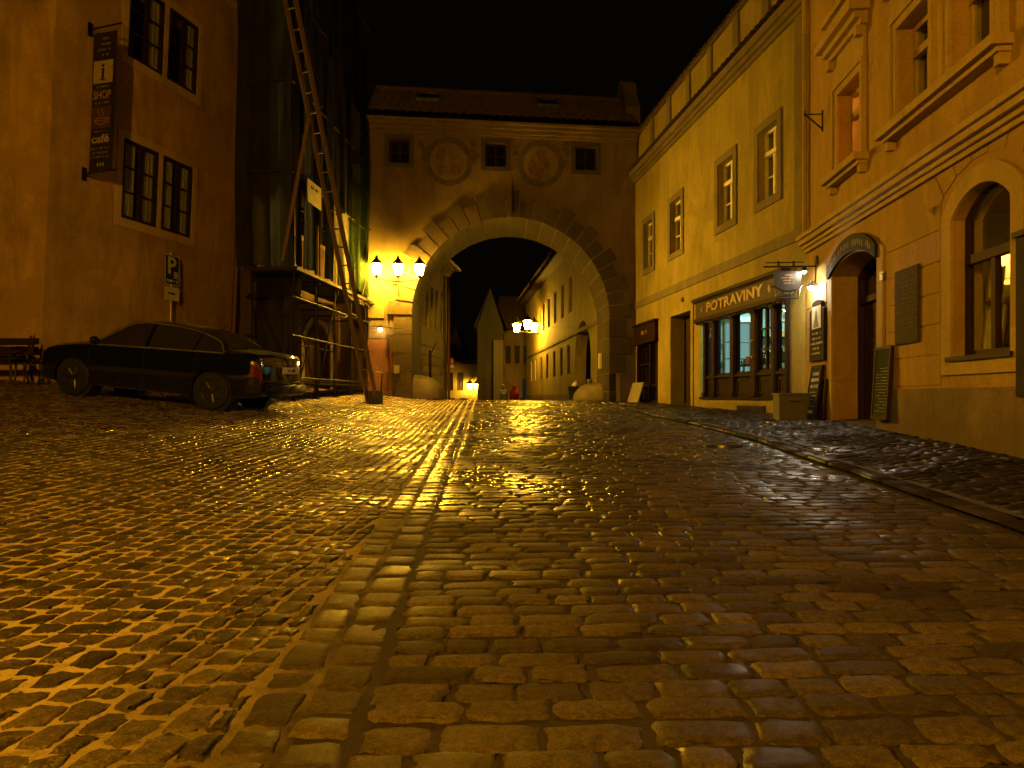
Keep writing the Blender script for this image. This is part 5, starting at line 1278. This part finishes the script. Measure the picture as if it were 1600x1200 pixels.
for k in range(10):
    z = -.9+k*.345
    a = -.8
    for b in sorted([(hh(689)-.22, hh(689)+.22)]) if z < .95 else []:
        mb.box(Hf, a, b[0], 0, .02, z+.02, z+.33); a = b[1]
    if z+.33 < 2.5: mb.box(Hf, a, UH, 0, .02, z+.02, z+.33)
mb.build('banded_render', M['yellow'], rh)
mb = MB(); profile(mb, Hf, -.8, UH+.2, [(.10, 5.0, 5.1), (.22, 5.101, 5.2), (.42, 5.201, 5.32)]); mb.build('eaves_cornice', M['yellow'], rh)
mb = MB(); mb.tube([Hf(-.8, .48, 5.38), Hf(UH+.35, .48, 5.3)], .07, 8); mb.tube([Hf(UH+.05, .45, 5.3), Hf(UH+.05, .08, 4.9), Hf(UH+.05, .08, -1.2)], .05, 8); mb.build('gutter_pipe', M['pipe'], rh, smooth=True)
mb = MB(); tiled(mb, lambda a, b: Hf(-.8+a*(UH+1.1), .5-3*b, 5.4+2.2*b), 2, 8, 22, .05); mb.build('roof', M['tile'], rh)
m_ = MB(); pu = hh(667); m_.tube([Hf(pu, .12, -.9), Hf(pu, .12, 1.7)], .05); m_.tube([Hf(pu, .12, 1.5), Hf(pu+.2, .3, 2.0)], .02); m_.lathe(Hf(pu+.1, .25, .35), [(.0, 0), (.17, .03), (.17, .14), (0, .2)], 10); tag(m_.build('standpipe', M['iron'], smooth=True), 'dark standpipe with a bracket against the banded house', 'pipe')
# far square: gabled house, tall narrow house, dark row
def simple_house(name, label, x0, x1, Y, dep, zb, ze, zr, mat, roofm, wl, gable_front=True, face=0.0):
    f = Frame(x0, Y, math.cos(face), math.sin(face), 1); W = (x1-x0)
    t = thing(name, label, 'house', f(W/2, 0, zb))
    outl = [(0, zb), (W, zb), (W, ze)]+([(W/2, zr)] if gable_front else [])+[(0, ze)]
    mb = MB(); mb.slab(f, outl, [rect(a, b, c, d) for a, b, c, d in wl], -.3, 0)
    mb.box(f, 0, .3, -dep, -.3, zb, ze); mb.box(f, W-.3, W, -dep, -.3, zb, ze); mb.box(f, .3, W-.3, -dep, -dep+.3, zb, ze); mb.build('wall', mat, t)
    mb = MB()
    if gable_front:
        for s_ in (0, 1):
            tiled(mb, (lambda a, b, s_=s_: f((-.25+(W/2+.25)*b) if s_ == 0 else (W+.25-(W/2+.25)*b), .2-(dep+.2)*a, ze-.1+(zr-ze+.12)*b)), 2, 8, 24, .04)
    else:
        tiled(mb, lambda a, b: f(-.2+(W+.4)*a, .3-(dep/2+.3)*b, ze+.02+(zr-ze)*b), 2, 10, max(8, int(W*2.5)), .04)
        tiled(mb, lambda a, b: f(-.2+(W+.4)*a, -dep-.3+(dep/2+.3)*b, ze+.02+(zr-ze)*b), 2, 10, max(8, int(W*2.5)), .04)
    mb.build('roof', roofm, t)
    for a, b, c, d in wl: window(f, t, a, b, c, d, d=.1, fm=M['brown'], pm=M['dark'], cols=2, rows=2, fr=.05)
    return t, f
P_ = lambda px, Y: at(px, 620, Y).x
# gabled house: base lies in the dip behind the crest
Y = 58.0; zg = GF(Y)
k = Y/1100
t, f5 = simple_house('gabled_house', 'small gabled house with a pale cornice and shop front beyond the arch', P_(694, Y), P_(728, Y), Y, 8, zg, 2.9, 6.0, plaster('dim_grey_plaster', (.2, .18, .12)), M['tile'], [(.5, 1.0, 4.2-.6, 4.4)])
t2, f6 = simple_house('low_shop_house', 'low house with shop windows lit by the farthest lantern beyond the arch', P_(690, Y-3), P_(752, Y-3), Y-3, 3, zg, 2.55, 2.9, plaster('dull_shop_plaster', (.26, .23, .12)), M['zinc'], [(.4, 1.0, -2.3, -.1), (1.4, 2.0, -2.3, -.1), (.35, .9, .5, 1.9), (1.2, 1.7, .5, 1.9)], gable_front=False)
sg = at(703, 570, Y-3.4)
s7 = thing('shop_sign', 'small red and white projecting sign on the banded house corner', 'sign', sg)
q7 = at(703, 570, 29.4)
f7 = Frame(q7.x, q7.y, 1, 0, 1)
s7.location = q7; WORLD[s7.name] = q7.copy()
m_ = MB(); m_.box(f7, -.11, .13, -.03, .03, q7.z+.02, q7.z+.26); m_.build('red_panel', simple('sign_red', (.35, .05, .02), .5), s7)
m_ = MB(); m_.box(f7, -.11, .15, -.03, .03, q7.z-.12, q7.z+.0); m_.build('white_panel', simple('sign_cream', (.55, .5, .4), .5), s7)
m_ = MB(); m_.tube([f7(-.3, 0, q7.z+.28), f7(.13, 0, q7.z+.28)], .015); m_.build('arm', M['iron'], s7)
# tall narrow house with a stepped gable
Y = 50.0; zg = GF(Y)
wl = [(.35, .7, 2.9, 4.3), (1.1, 1.5, 2.9, 4.3), (.3, .6, -.2, 1.3), (.9, 1.2, -.2, 1.3)]
t, f8 = simple_house('tall_gabled_house', 'tall narrow house with a pointed gable in the dark beyond the arch', P_(746, Y), P_(786, Y), Y, 9, zg, 5.0, 7.7, plaster('dim_green_plaster', (.035, .034, .018)), M['tile'], wl)
m_ = MB(); m_.box(f8, 1.15, 1.85, .0, .5, zg, 4.0); m_.build('chimney_breast', M['engraved'], t)
ul2 = .2
lp2 = at(734, 602, Y+4.45)
f9 = Frame(lp2.x+.8, Y+4.9, -1, 0, 1)
farlamp(lp2, Frame(lp2.x, Y+4.99, 1, 0, 1), 0, 'farthest sodium lantern low beyond the arch above the dip in the street', [(0, 0, 0), (.55, .1, 0)], 300, 1.5)
# dark row at the end
Y0 = 44.0
Df = Frame(P_(826, 62), 62, P_(784, 54)-P_(826, 62), -8, 1)
t, f10 = simple_house('dark_town_house', 'dark unlit town house at the end of the street beyond the arch', P_(782, 55), P_(832, 55), 55, 8, GF(55), 5.2, 8.4, M['plinth'], M['tile'], [(.4, .8, 2.6, 4), (1.1, 1.5, 2.6, 4), (1.8, 2.2, 2.6, 4), (1.55, 1.95, -2.2, -.1)], gable_front=False)
t3 = thing('lit_doorway_sign', 'small bluish lit panel beside the doorway of the dark house', 'sign', at(819, 606, 54.8))
q = at(819, 606, 54.8); m_ = MB(); m_.box(Frame(q.x, q.y, 1, 0, 1), -.10, .10, -.02, .05, q.z-.9, q.z+.65); m_.build('panel', emit('blue_panel', (.2, .3, .34), .03), t3)
m_ = MB(); m_.ring(Frame(q.x, q.y, 1, 0, 1), rect(-.14, .14, q.z-.94, q.z+.69), rect(-.105, .105, q.z-.905, q.z+.655), -.03, .07); m_.build('case', M['iron'], t3)
# ---------------------------------------------------------------- parked dark saloon
def interp(x, xs, ys):
    """monotone-ish smooth interpolation"""
    i = int(np.clip(np.searchsorted(xs, x)-1, 0, len(xs)-2)); h = xs[i+1]-xs[i]; t = min(1, max(0, (x-xs[i])/h))
    def sl(k):
        if k <= 0 or k >= len(xs)-1:
            k = min(max(k, 0), len(xs)-1); a = max(k-1, 0); b = min(k+1, len(xs)-1); return (ys[b]-ys[a])/(xs[b]-xs[a])
        d0 = (ys[k]-ys[k-1])/(xs[k]-xs[k-1]); d1 = (ys[k+1]-ys[k])/(xs[k+1]-xs[k])
        return 0 if d0*d1 <= 0 else 2*d0*d1/(d0+d1)
    m0, m1 = sl(i)*h, sl(i+1)*h
    return (2*t**3-3*t*t+1)*ys[i]+(t**3-2*t*t+t)*m0+(-2*t**3+3*t*t)*ys[i+1]+(t**3-t*t)*m1
TOP = ([-2.33, -2.30, -2.26, -2.18, -1.95, -1.70, -1.45, -1.05, -.6, -.1, .35, .72, 1.12, 1.3, 1.7, 2.05, 2.2, 2.27, 2.31], [.60, .80, .97, 1.035, 1.06, 1.075, 1.17, 1.33, 1.425, 1.46, 1.435, 1.30, 1.05, .985, .92, .82, .73, .62, .48])
BELT = ([-2.33, -2.26, -2.1, -1.6, -.6, .5, 1.12, 1.7, 2.05, 2.2, 2.31], [.55, .88, .955, .97, .955, .93, .915, .85, .755, .66, .42])
YT = ([-2.33, -2.1, -1.7, -1.3, -.9, 0, .6, 1.05, 1.4, 1.9, 2.31], [.60, .70, .66, .56, .54, .56, .53, .60, .68, .66, .48])
WID = ([-2.33, -2.2, -1.9, -1.35, 0, 1.35, 1.9, 2.15, 2.25, 2.31], [.70, .79, .845, .87, .875, .87, .83, .76, .68, .56])
BOT = ([-2.33, -2.15, -1.8, -1.35, 1.35, 1.9, 2.31], [.37, .29, .24, .20, .20, .22, .30])
def section(x):
    zt, zb, W, yt, z0 = interp(x, *TOP), interp(x, *BELT), interp(x, *WID), interp(x, *YT), interp(x, *BOT)
    zb = min(zb, zt-.02); hi = zt-zb
    return [(.0, z0+.01), (W*.86, z0), (W*.975, z0+(zb-z0)*.18), (W, z0+(zb-z0)*.52), (W*.985, z0+(zb-z0)*.86), (W*.945, zb), (yt+(W*.945-yt)*.42, zb+hi*.55), (yt, zt-.055 if hi > .12 else zb+hi*.7), (yt*.55, zt-.008), (0, zt)]
def S(x, v):
    P = section(x); i = int(min(max(v, 0), len(P)-1.0001)); t = v-i
    p = [P[min(max(i+k, 0), len(P)-1)] for k in (-1, 0, 1, 2)]
    if i in (0,): p[0] = p[1]
    c = lambda a, b, c_, d: .5*((2*b)+(c_-a)*t+(2*a-5*b+4*c_-d)*t*t+(3*b-a-3*c_+d)*t**3)
    lin = lambda b, c_: b+(c_-b)*t
    k = .75
    y_ = k*c(*[q[0] for q in p])+(1-k)*lin(p[1][0], p[2][0]); bow = max(0, abs(x)-1.9)/.42
    return V((x-math.copysign(.16*min(1, bow)**1.5*(y_/.8)**2, x), y_, k*c(*[q[1] for q in p])+(1-k)*lin(p[1][1], p[2][1])))
NV = 9
wheel_x = (-1.35, 1.35); wheel_r = .318
paint, nt, B, N_, L_ = newmat('black_car_paint'); nz = noise(nt, 3, 5, .6, worldpos(nt)); nd = noise(nt, 60, 4, .6, worldpos(nt))
B.inputs['Base Color'].default_value = (.006, .007, .010, 1); B.inputs['Sheen Weight'].default_value = .05; B.inputs['Sheen Roughness'].default_value = .4; B.inputs['Coat Weight'].default_value = .6; B.inputs['Coat Roughness'].default_value = .09
L_.new(ramp(nt, nz.outputs['Fac'], [(.3, .04), (.7, .11)]).outputs['Color'], B.inputs['Roughness'])
cglass = simple('car_window_glass', (.03, .024, .017), .05, var=.1, bump=.02, spec=.5); chrome = simple('dull_chrome', (.27, .25, .22), .38, .5, bump=0)
lamp_red = simple('tail_lamp_red', (.11, .008, .006), .16, spec=.7); lamp_amb = simple('tail_lamp_amber', (.14, .045, .012), .18, spec=.7); tyre_m = M['black']; rim_m = simple('dull_alloy', (.09, .085, .08), .4, .85)
# wheels stand on the cobbles
cxy = V((-6.34, 13.07)); yaw = math.radians(170)
fx, fy = math.cos(yaw), math.sin(yaw); lx, ly = -fy, fx
gh_ = lambda a, b: G(cxy.x+fx*a+lx*b, cxy.y+fy*a+ly*b)+.016
zf = (gh_(1.35, .74)+gh_(1.35, -.74))/2; zr_ = (gh_(-1.35, .74)+gh_(-1.35, -.74))/2
X = V((fx*2.7, fy*2.7, zf-zr_)).normalized(); Yv = V((lx*1.48, ly*1.48, ((gh_(1.35, .74)+gh_(-1.35, .74))-(gh_(1.35, -.74)+gh_(-1.35, -.74)))/2)).normalized(); Z = X.cross(Yv).normalized(); Yv = Z.cross(X)
car = thing('parked_car', 'black four-door saloon parked nose to the left in front of the left house', 'car', (cxy.x, cxy.y, (zf+zr_)/2))
car.rotation_mode = 'QUATERNION'; car.rotation_quaternion = Matrix((X, Yv, Z)).transposed().to_quaternion()
def cb(mb, name, mat, par=car, smooth=True): return mb.build(name, mat, par, smooth=smooth, local=True)
xsn = np.unique(np.concatenate([np.arange(-2.33, -2.0, .03), np.arange(-2.0, 2.05, .05), np.arange(2.05, 2.312, .026)])); vv = np.linspace(0, NV, 55)
mb = MB(); nvv = len(vv)
for s_ in (1, -1):
    n = len(mb.v)
    grid_ = [[S(x, v) for v in vv] for x in xsn]
    for row in grid_: mb.v += [V((p.x, p.y*s_, p.z)) for p in row]
    ra = wheel_r+.052
    for i in range(len(xsn)-1):
        for j in range(nvv-1):
            c = (grid_[i][j]+grid_[i+1][j+1])/2
            if c.y > .45 and c.z < .9 and any((c.x-w)**2+(c.z-.318)**2 < ra*ra for w in wheel_x): continue
            mb.f.append((n+i*nvv+j, n+(i+1)*nvv+j, n+(i+1)*nvv+j+1, n+i*nvv+j+1))
    for k in range(n, len(mb.v)):
        p = mb.v[k]
        for w in wheel_x:
            d = math.hypot(p.x-w, p.z-.318)
            if abs(p.y) > .45 and p.z < .9 and .75*ra < d < ra+.012: p.x = w+(p.x-w)*ra/d; p.z = .318+(p.z-.318)*ra/d
    for i in (0, len(xsn)-1): mb.f.append(tuple(n+i*nvv+j for j in range(nvv)))
used = sorted({i for f in mb.f for i in f}); mp = {o: k for k, o in enumerate(used)}; mb.v = [mb.v[i] for i in used]; mb.f = [tuple(mp[i] for i in f) for f in mb.f]
bodyo = cb(mb, 'body', paint)
for w in wheel_x:                                         # dark wheel houses and lips
    for s_ in (1, -1):
        m_ = MB(); m_.lathe((w, s_*.50, .318), [(ra+.004, 0), (ra+.004, .28)], 28, ax=(0, s_, 0)); m_.lathe((w, s_*.50, .318), [(0, 0), (ra+.004, .001)], 28, ax=(0, s_, 0)); cb(m_, 'wheel_well', M['black'])
        m_ = MB(); a0, a1 = (-.35, math.pi+.35)
        def onb(a, r):
            x, z = w+r*math.cos(a), .318+r*math.sin(a); best = max((S(x, v) for v in np.linspace(1, 5, 60)), key=lambda p: -abs(p.z-z)); return V((x, s_*(best.y+.004), z))
        m_.tube([onb(a0+(a1-a0)*i/26, ra+.012) for i in range(27)], .014, 6); cb(m_, 'wheel_arch', paint)
def findv(x, z, v0=4.6, v1=8.6):
    best = min(np.linspace(v0, v1, 160), key=lambda v: abs(S(x, v).z-z)); return float(best)
DLOX = np.linspace(-1.52, .98, 46)
DTOP = ([-1.52, -1.38, -1.15, -.8, -.3, .1, .4, .7, .98], [1.0, 1.13, 1.24, 1.335, 1.385, 1.395, 1.345, 1.19, .985])
for s_ in (1, -1):
    for a, b, nm in ((-1.52, -.98, 'quarter_window'), (-.95, -.10, 'rear_side_window'), (-.02, .98, 'front_side_window')):
        m_ = MB()
        def fn(i, j):
            x = a+(b-a)*i; zl = interp(x, *BELT)+.025; zh = max(zl+.004, interp(x, *DTOP)); p = S(x, findv(x, zl+(zh-zl)*j)); return V((p.x, s_*(p.y+.007), p.z+.003))
        m_.grid(fn, 18, 6); cb(m_, nm, cglass)
    m_ = MB(); m_.tube([V((x, s_*(S(x, findv(x, interp(x, *BELT)+.015)).y+.012), interp(x, *BELT)+.015)) for x in np.linspace(-1.52, 1.0, 30)], .013, 6); cb(m_, 'window_trim', chrome)
    m_ = MB()
    for x in np.linspace(-1.53, .98, 40):
        pass
    m_.tube([V((x, s_*(S(x, findv(x, max(interp(x, *BELT)+.02, interp(x, *DTOP)))).y+.010), max(interp(x, *BELT)+.02, interp(x, *DTOP)))) for x in np.linspace(-1.53, .99, 44)], .011, 6); cb(m_, 'window_arch_trim', chrome)
    m_ = MB()
    for x0 in (1.02, -.06, -.98):
        m_.tube([V((x0-.12*max(0, (v-1.5)/4 if x0 < -.9 else 0), s_*(S(x0, v).y+.001), S(x0, v).z)) for v in np.linspace(1.4, 5, 14)], .004, 4)
    cb(m_, 'door_gap', M['black'])
    for x0 in (.16, -.80):
        m_ = MB(); p = S(x0, 4.15); m_.tube([V((x0-.1, s_*(p.y+.006), p.z)), V((x0-.08, s_*(p.y+.035), p.z+.005)), V((x0+.08, s_*(p.y+.035), p.z+.005)), V((x0+.1, s_*(p.y+.006), p.z))], .013, 6); cb(m_, 'door_handle', chrome if False else paint)
    m_ = MB(); m_.tube([V((x, s_*(S(x, 3.0).y+.008), S(x, 3.0).z-.02)) for x in np.linspace(-.92, .93, 20)], .015, 6); cb(m_, 'rubbing_strip', M['black'])
    m_ = MB(); p = S(.93, 5.2); m_.ball((.88, s_*(p.y+.12), p.z+.06), .1, 14, (.55, 1.0, .75)); m_.tube([V((.9, s_*(p.y-.01), p.z)), V((.88, s_*(p.y+.06), p.z+.03))], .025); cb(m_, 'wing_mirror', paint)
    for nm, mt, v0, v1 in (('tail_light', lamp_red, 3.0, 3.85), ('indicator_light', lamp_amb, 3.88, 4.4)):
        m_ = MB()
        def ft(i, j):
            x = -2.318+.22*i; p = S(x, v0+(v1-v0)*j); return V((p.x-.010*(1-i), s_*(p.y+.010), p.z))
        m_.grid(ft, 10, 6)
        def fr2(i, j):
            p = S(-2.318, v0+(v1-v0)*j); return V((p.x-.011, s_*(p.y+.010-.17*i), p.z))
        m_.grid(fr2, 4, 6); cb(m_, nm, mt)
    m_ = MB()
    m_.grid(lambda i, j: (lambda p: V((p.x+.006, s_*(p.y+.004), p.z)))(S(2.02+.25*i, 3.6+1.2*j)), 8, 6); cb(m_, 'headlight', cglass)
    for w in wheel_x:
        m_ = MB(); y0 = s_*.74
        m_.lathe((w, y0-s_*.10, .318), [(.20, 0), (.29, .0), (.316, .025), (.318, .10), (.316, .175), (.29, .20), (.205, .20), (.195, .17)], 32, ax=(0, s_, 0)); wo = cb(m_, 'wheel', tyre_m)
        m_ = MB(); m_.lathe((w, y0-s_*.09, .318), [(.205, 0), (.205, .17), (.19, .165), (.18, .11), (.06, .13), (.05, .16), (0, .165)], 28, ax=(0, s_, 0))
        for k in range(7):
            a = k*2*math.pi/7; m_.tube([V((w+.05*math.cos(a), y0+s_*.055, .318+.05*math.sin(a))), V((w+.192*math.cos(a), y0+s_*.068, .318+.192*math.sin(a)))], [.026, .018], 6)
        cb(m_, 'rim', rim_m, wo)
def patch(x0, x1, v0, name, mat, ins=0.0, lift=.006):
    m_ = MB()
    def fn(i, j):
        x = x0+(x1-x0)*i; s_ = 1 if j < .5 else -1; t = abs(2*j-1); p = S(x, NV-(NV-v0)*t); return V((p.x, s_*p.y, p.z+lift))
    m_.grid(fn, 14, 20); return cb(m_, name, mat)
patch(-1.66, -.80, 7.1, 'rear_window', cglass); patch(.42, 1.10, 7.1, 'windscreen', cglass)
m_ = MB(); m_.slab(lambda u, w, z: V((w, u, z)), rect(-.66, .66, .30, .55), [], -2.36, -2.2); b_ = cb(m_, 'rear_bumper', simple('bumper_plastic', (.006, .006, .007), .5, spec=.2))
bm = bmesh.new(); bm.from_mesh(b_.data); bmesh.ops.bevel(bm, geom=list(bm.edges), offset=.05, segments=4, affect='EDGES'); bm.to_mesh(b_.data); bm.free()
for p in b_.data.polygons: p.use_smooth = True
m_ = MB(); m_.box(ident, -2.345, -2.322, -.28, .24, .70, .815); pl_ = cb(m_, 'number_plate', simple('number_plate_white', (.55, .53, .46), .4), smooth=False)
m_ = MB(); marks(m_, lambda u, w, z: V((-2.346-w, u, z)), -.22, .19, .715, .80, 1, 0, .7, .9); cb(m_, 'plate_lettering', M['board'], pl_, False)
m_ = MB(); m_.lathe((-2.325, 0, .90), [(.034, 0), (.034, .012), (.026, .012), (.026, 0)], 18, ax=(-1, 0, 0)); marks(m_, lambda u, w, z: V((-2.314-w, u, z)), .28, .45, .87, .89, 1, 0, .6, 1); cb(m_, 'boot_badge', chrome)
m_ = MB(); m_.tube([V((-.95, 0, 1.37)), V((-1.05, 0, 1.50))], [.008, .003], 6); cb(m_, 'aerial', M['black'])
m_ = MB(); m_.tube([V((-2.30, .5, .26)), V((-2.38, .5, .25))], .03, 10); cb(m_, 'exhaust', M['zinc'])

# ---------------------------------------------------------------- two walkers far down the street
def person(px, Y, label, coat, legs, hair, h=1.70, turn=0.0, stride=.16, wide=1.0):
    x = at(px, 620, Y).x; z = G(x, Y); t = thing('person', label, 'person', (x, Y, z))
    t.rotation_euler = (0, 0, turn); WORLD[t.name] = V((0, 0, 0)); s = h/1.72
    def skin(name, verts, edges, radii, mat, par, lv=2):
        me = bpy.data.meshes.new(name); me.from_pydata([V(v)*s for v in verts], edges, []); o = bpy.data.objects.new(name, me); COL.objects.link(o)
        md = o.modifiers.new('s', 'SKIN'); sd = o.modifiers.new('u', 'SUBSURF'); sd.levels = sd.render_levels = lv
        for k, r in enumerate(radii):
            r = r if isinstance(r, tuple) else (r, r); me.skin_vertices[0].data[k].radius = (r[0]*s, r[1]*s)
        me.skin_vertices[0].data[0].use_root = True
        dg = bpy.context.evaluated_depsgraph_get(); m2 = bpy.data.meshes.new_from_object(o.evaluated_get(dg)); bpy.data.objects.remove(o); bpy.data.meshes.remove(me)
        m2.materials.clear(); m2.materials.append(mat)
        for p in m2.polygons: p.use_smooth = True
        ob = bpy.data.objects.new(name, m2); COL.objects.link(ob); ob.parent = par; WORLD[ob.name] = V((0, 0, 0)); return ob
    st = stride
    vs = [(0, 0, .92), (0, 0, 1.12), (0, 0, 1.34), (0, 0, 1.46), (0, -.01, 1.54), (0, -.015, 1.62), (0, -.01, 1.71)]
    es = [(i, i+1) for i in range(6)]; rs = [.145, .13, .15, .055, .06, .088, .05]
    for sd in (-1, 1):
        b = len(vs); d = st*sd
        vs += [(.09*sd, 0, .86), (.10*sd, -d*.6, .48), (.10*sd, -d+.0*sd, .08), (.11*sd, -d-.15, .035)]
        es += [(0, b), (b, b+1), (b+1, b+2), (b+2, b+3)]; rs += [.10, .068, .045, .04]
        c = len(vs); vs += [(.19*sd, 0, 1.40), (.24*sd, d*.4, 1.14), (.23*sd, d*.9-.05, .90), (.23*sd, d*1.0-.08, .81)]
        es += [(2, c), (c, c+1), (c+1, c+2), (c+2, c+3)]; rs += [.066, .05, .036, .032]
    skin('body', vs, es, rs, legs, t)
    cv = [(0, 0, .98), (0, 0, .78), (0, 0, 1.15), (0, 0, 1.33), (0, 0, 1.44)]
    ce = [(0, 1), (0, 2), (2, 3), (3, 4)]; cr = [.18*wide, .21*wide, .165*wide, .185*wide, .085]
    for sd in (-1, 1):
        c = len(cv); d = st*sd; cv += [(.20*sd, 0, 1.39), (.255*sd, d*.4, 1.14), (.25*sd, d*.9-.05, .90)]; ce += [(3, c), (c, c+1), (c+1, c+2)]; cr += [.082, .068, .052]
    skin('coat', cv, ce, cr, coat, t)
    m_ = MB(); m_.ball((0, .005*s, 1.655*s), .107*s, 14, (.9, 1.0, 1.0)); hm = m_.build('hair', hair, t, smooth=True, local=True)
    bm = bmesh.new(); bm.from_mesh(hm.data); bmesh.ops.delete(bm, geom=[v for v in bm.verts if v.co.y < -.05*s and v.co.z < 1.69*s], context='VERTS'); bm.to_mesh(hm.data); bm.free()
    m_ = MB()
    for sd in (-1, 1): m_.ball((.033*s*sd, -.095*s, 1.635*s), .011*s, 6)
    m_.ball((0, -.108*s, 1.605*s), .016*s, 6, (.8, 1.2, 1.3)); m_.ball((0, -.095*s, 1.57*s), .012*s, 6, (2, .7, .6)); m_.build('face', simple('skin_tone', (.45, .28, .2), .6), t, local=True)
    return t
person(785.5, 43.0, 'pale-haired person in a dark coat walking down the street beyond the arch', simple('dark_green_coat', (.05, .06, .04), .9), simple('dark_trousers', (.02, .02, .025), .9), simple('pale_hair', (.3, .26, .2), .8), 1.78, .3)
person(803.5, 41.0, 'person in a long red coat and hood walking away beyond the arch', simple('red_coat', (.22, .012, .01), .9), simple('dark_red_trousers', (.12, .015, .012), .9), simple('red_hood', (.2, .012, .01), .9), 1.62, math.pi, .12, 1.25)

# ---------------------------------------------------------------- lamps of the near street, sky, camera
POST = emit('near_sodium_bulb', SOD, 2600)
def street_post(x, y, h, lab, power):
    z = G(x, y); t = thing('street_lamp', lab, 'street lamp', (x, y, z)); m_ = MB()
    m_.lathe((x, y, z-.02), [(.13, 0), (.13, .3), (.08, .45), (.06, 1.2), (.045, h-.75), (.06, h-.7), (.03, h-.6), (.03, h-.38)], 12); m_.build('post', M['iron'], t, smooth=True)
    lantern(V((x, y, z+h)), t, 1.5, emit('near_bulb', (1.0, .44, .012), power)); return t
street_post(-3.2, -3.4, 5.4, 'cast iron street lamp with a sodium lantern on the left side of the near street', 2000)

w = bpy.data.worlds.new('World'); scene.world = w; w.use_nodes = True; nt = w.node_tree; bg = nt.nodes['Background']
sky = nt.nodes.new('ShaderNodeTexSky'); sky.sky_type = 'NISHITA'; sky.sun_disc = False; sky.sun_elevation = math.radians(-7); sky.sun_rotation = math.radians(200)
gl_ = mixc(nt, 1.0, sky.outputs['Color'], (.028, .019, .009), 'ADD')      # faint town glow on the night sky
nt.links.new(gl_, bg.inputs['Color']); bg.inputs['Strength'].default_value = .05
cam = bpy.data.cameras.new('camera'); co = bpy.data.objects.new('camera', cam); COL.objects.link(co)
cam.sensor_width = 36; cam.lens = 36*FOC/1600; cam.clip_start = .05; cam.clip_end = 1000
cam.shift_y = (HY-600)/1600; co.rotation_euler = (math.pi/2, 0, 0); scene.camera = co
vs_ = scene.view_settings; vs_.view_transform = 'Standard'; vs_.look = 'None'; vs_.exposure = 0; vs_.gamma = 1
scene.render.engine = 'CYCLES'; cy = scene.cycles; cy.use_denoising = True
try: cy.denoiser = 'OPENIMAGEDENOISE'
except Exception: pass
cy.max_bounces = 6; cy.diffuse_bounces = 3; cy.glossy_bounces = 3; cy.transparent_max_bounces = 10; cy.transmission_bounces = 4
cy.sample_clamp_indirect = 4; cy.caustics_reflective = False; cy.caustics_refractive = False; cy.use_light_tree = True; cy.blur_glossy = .5
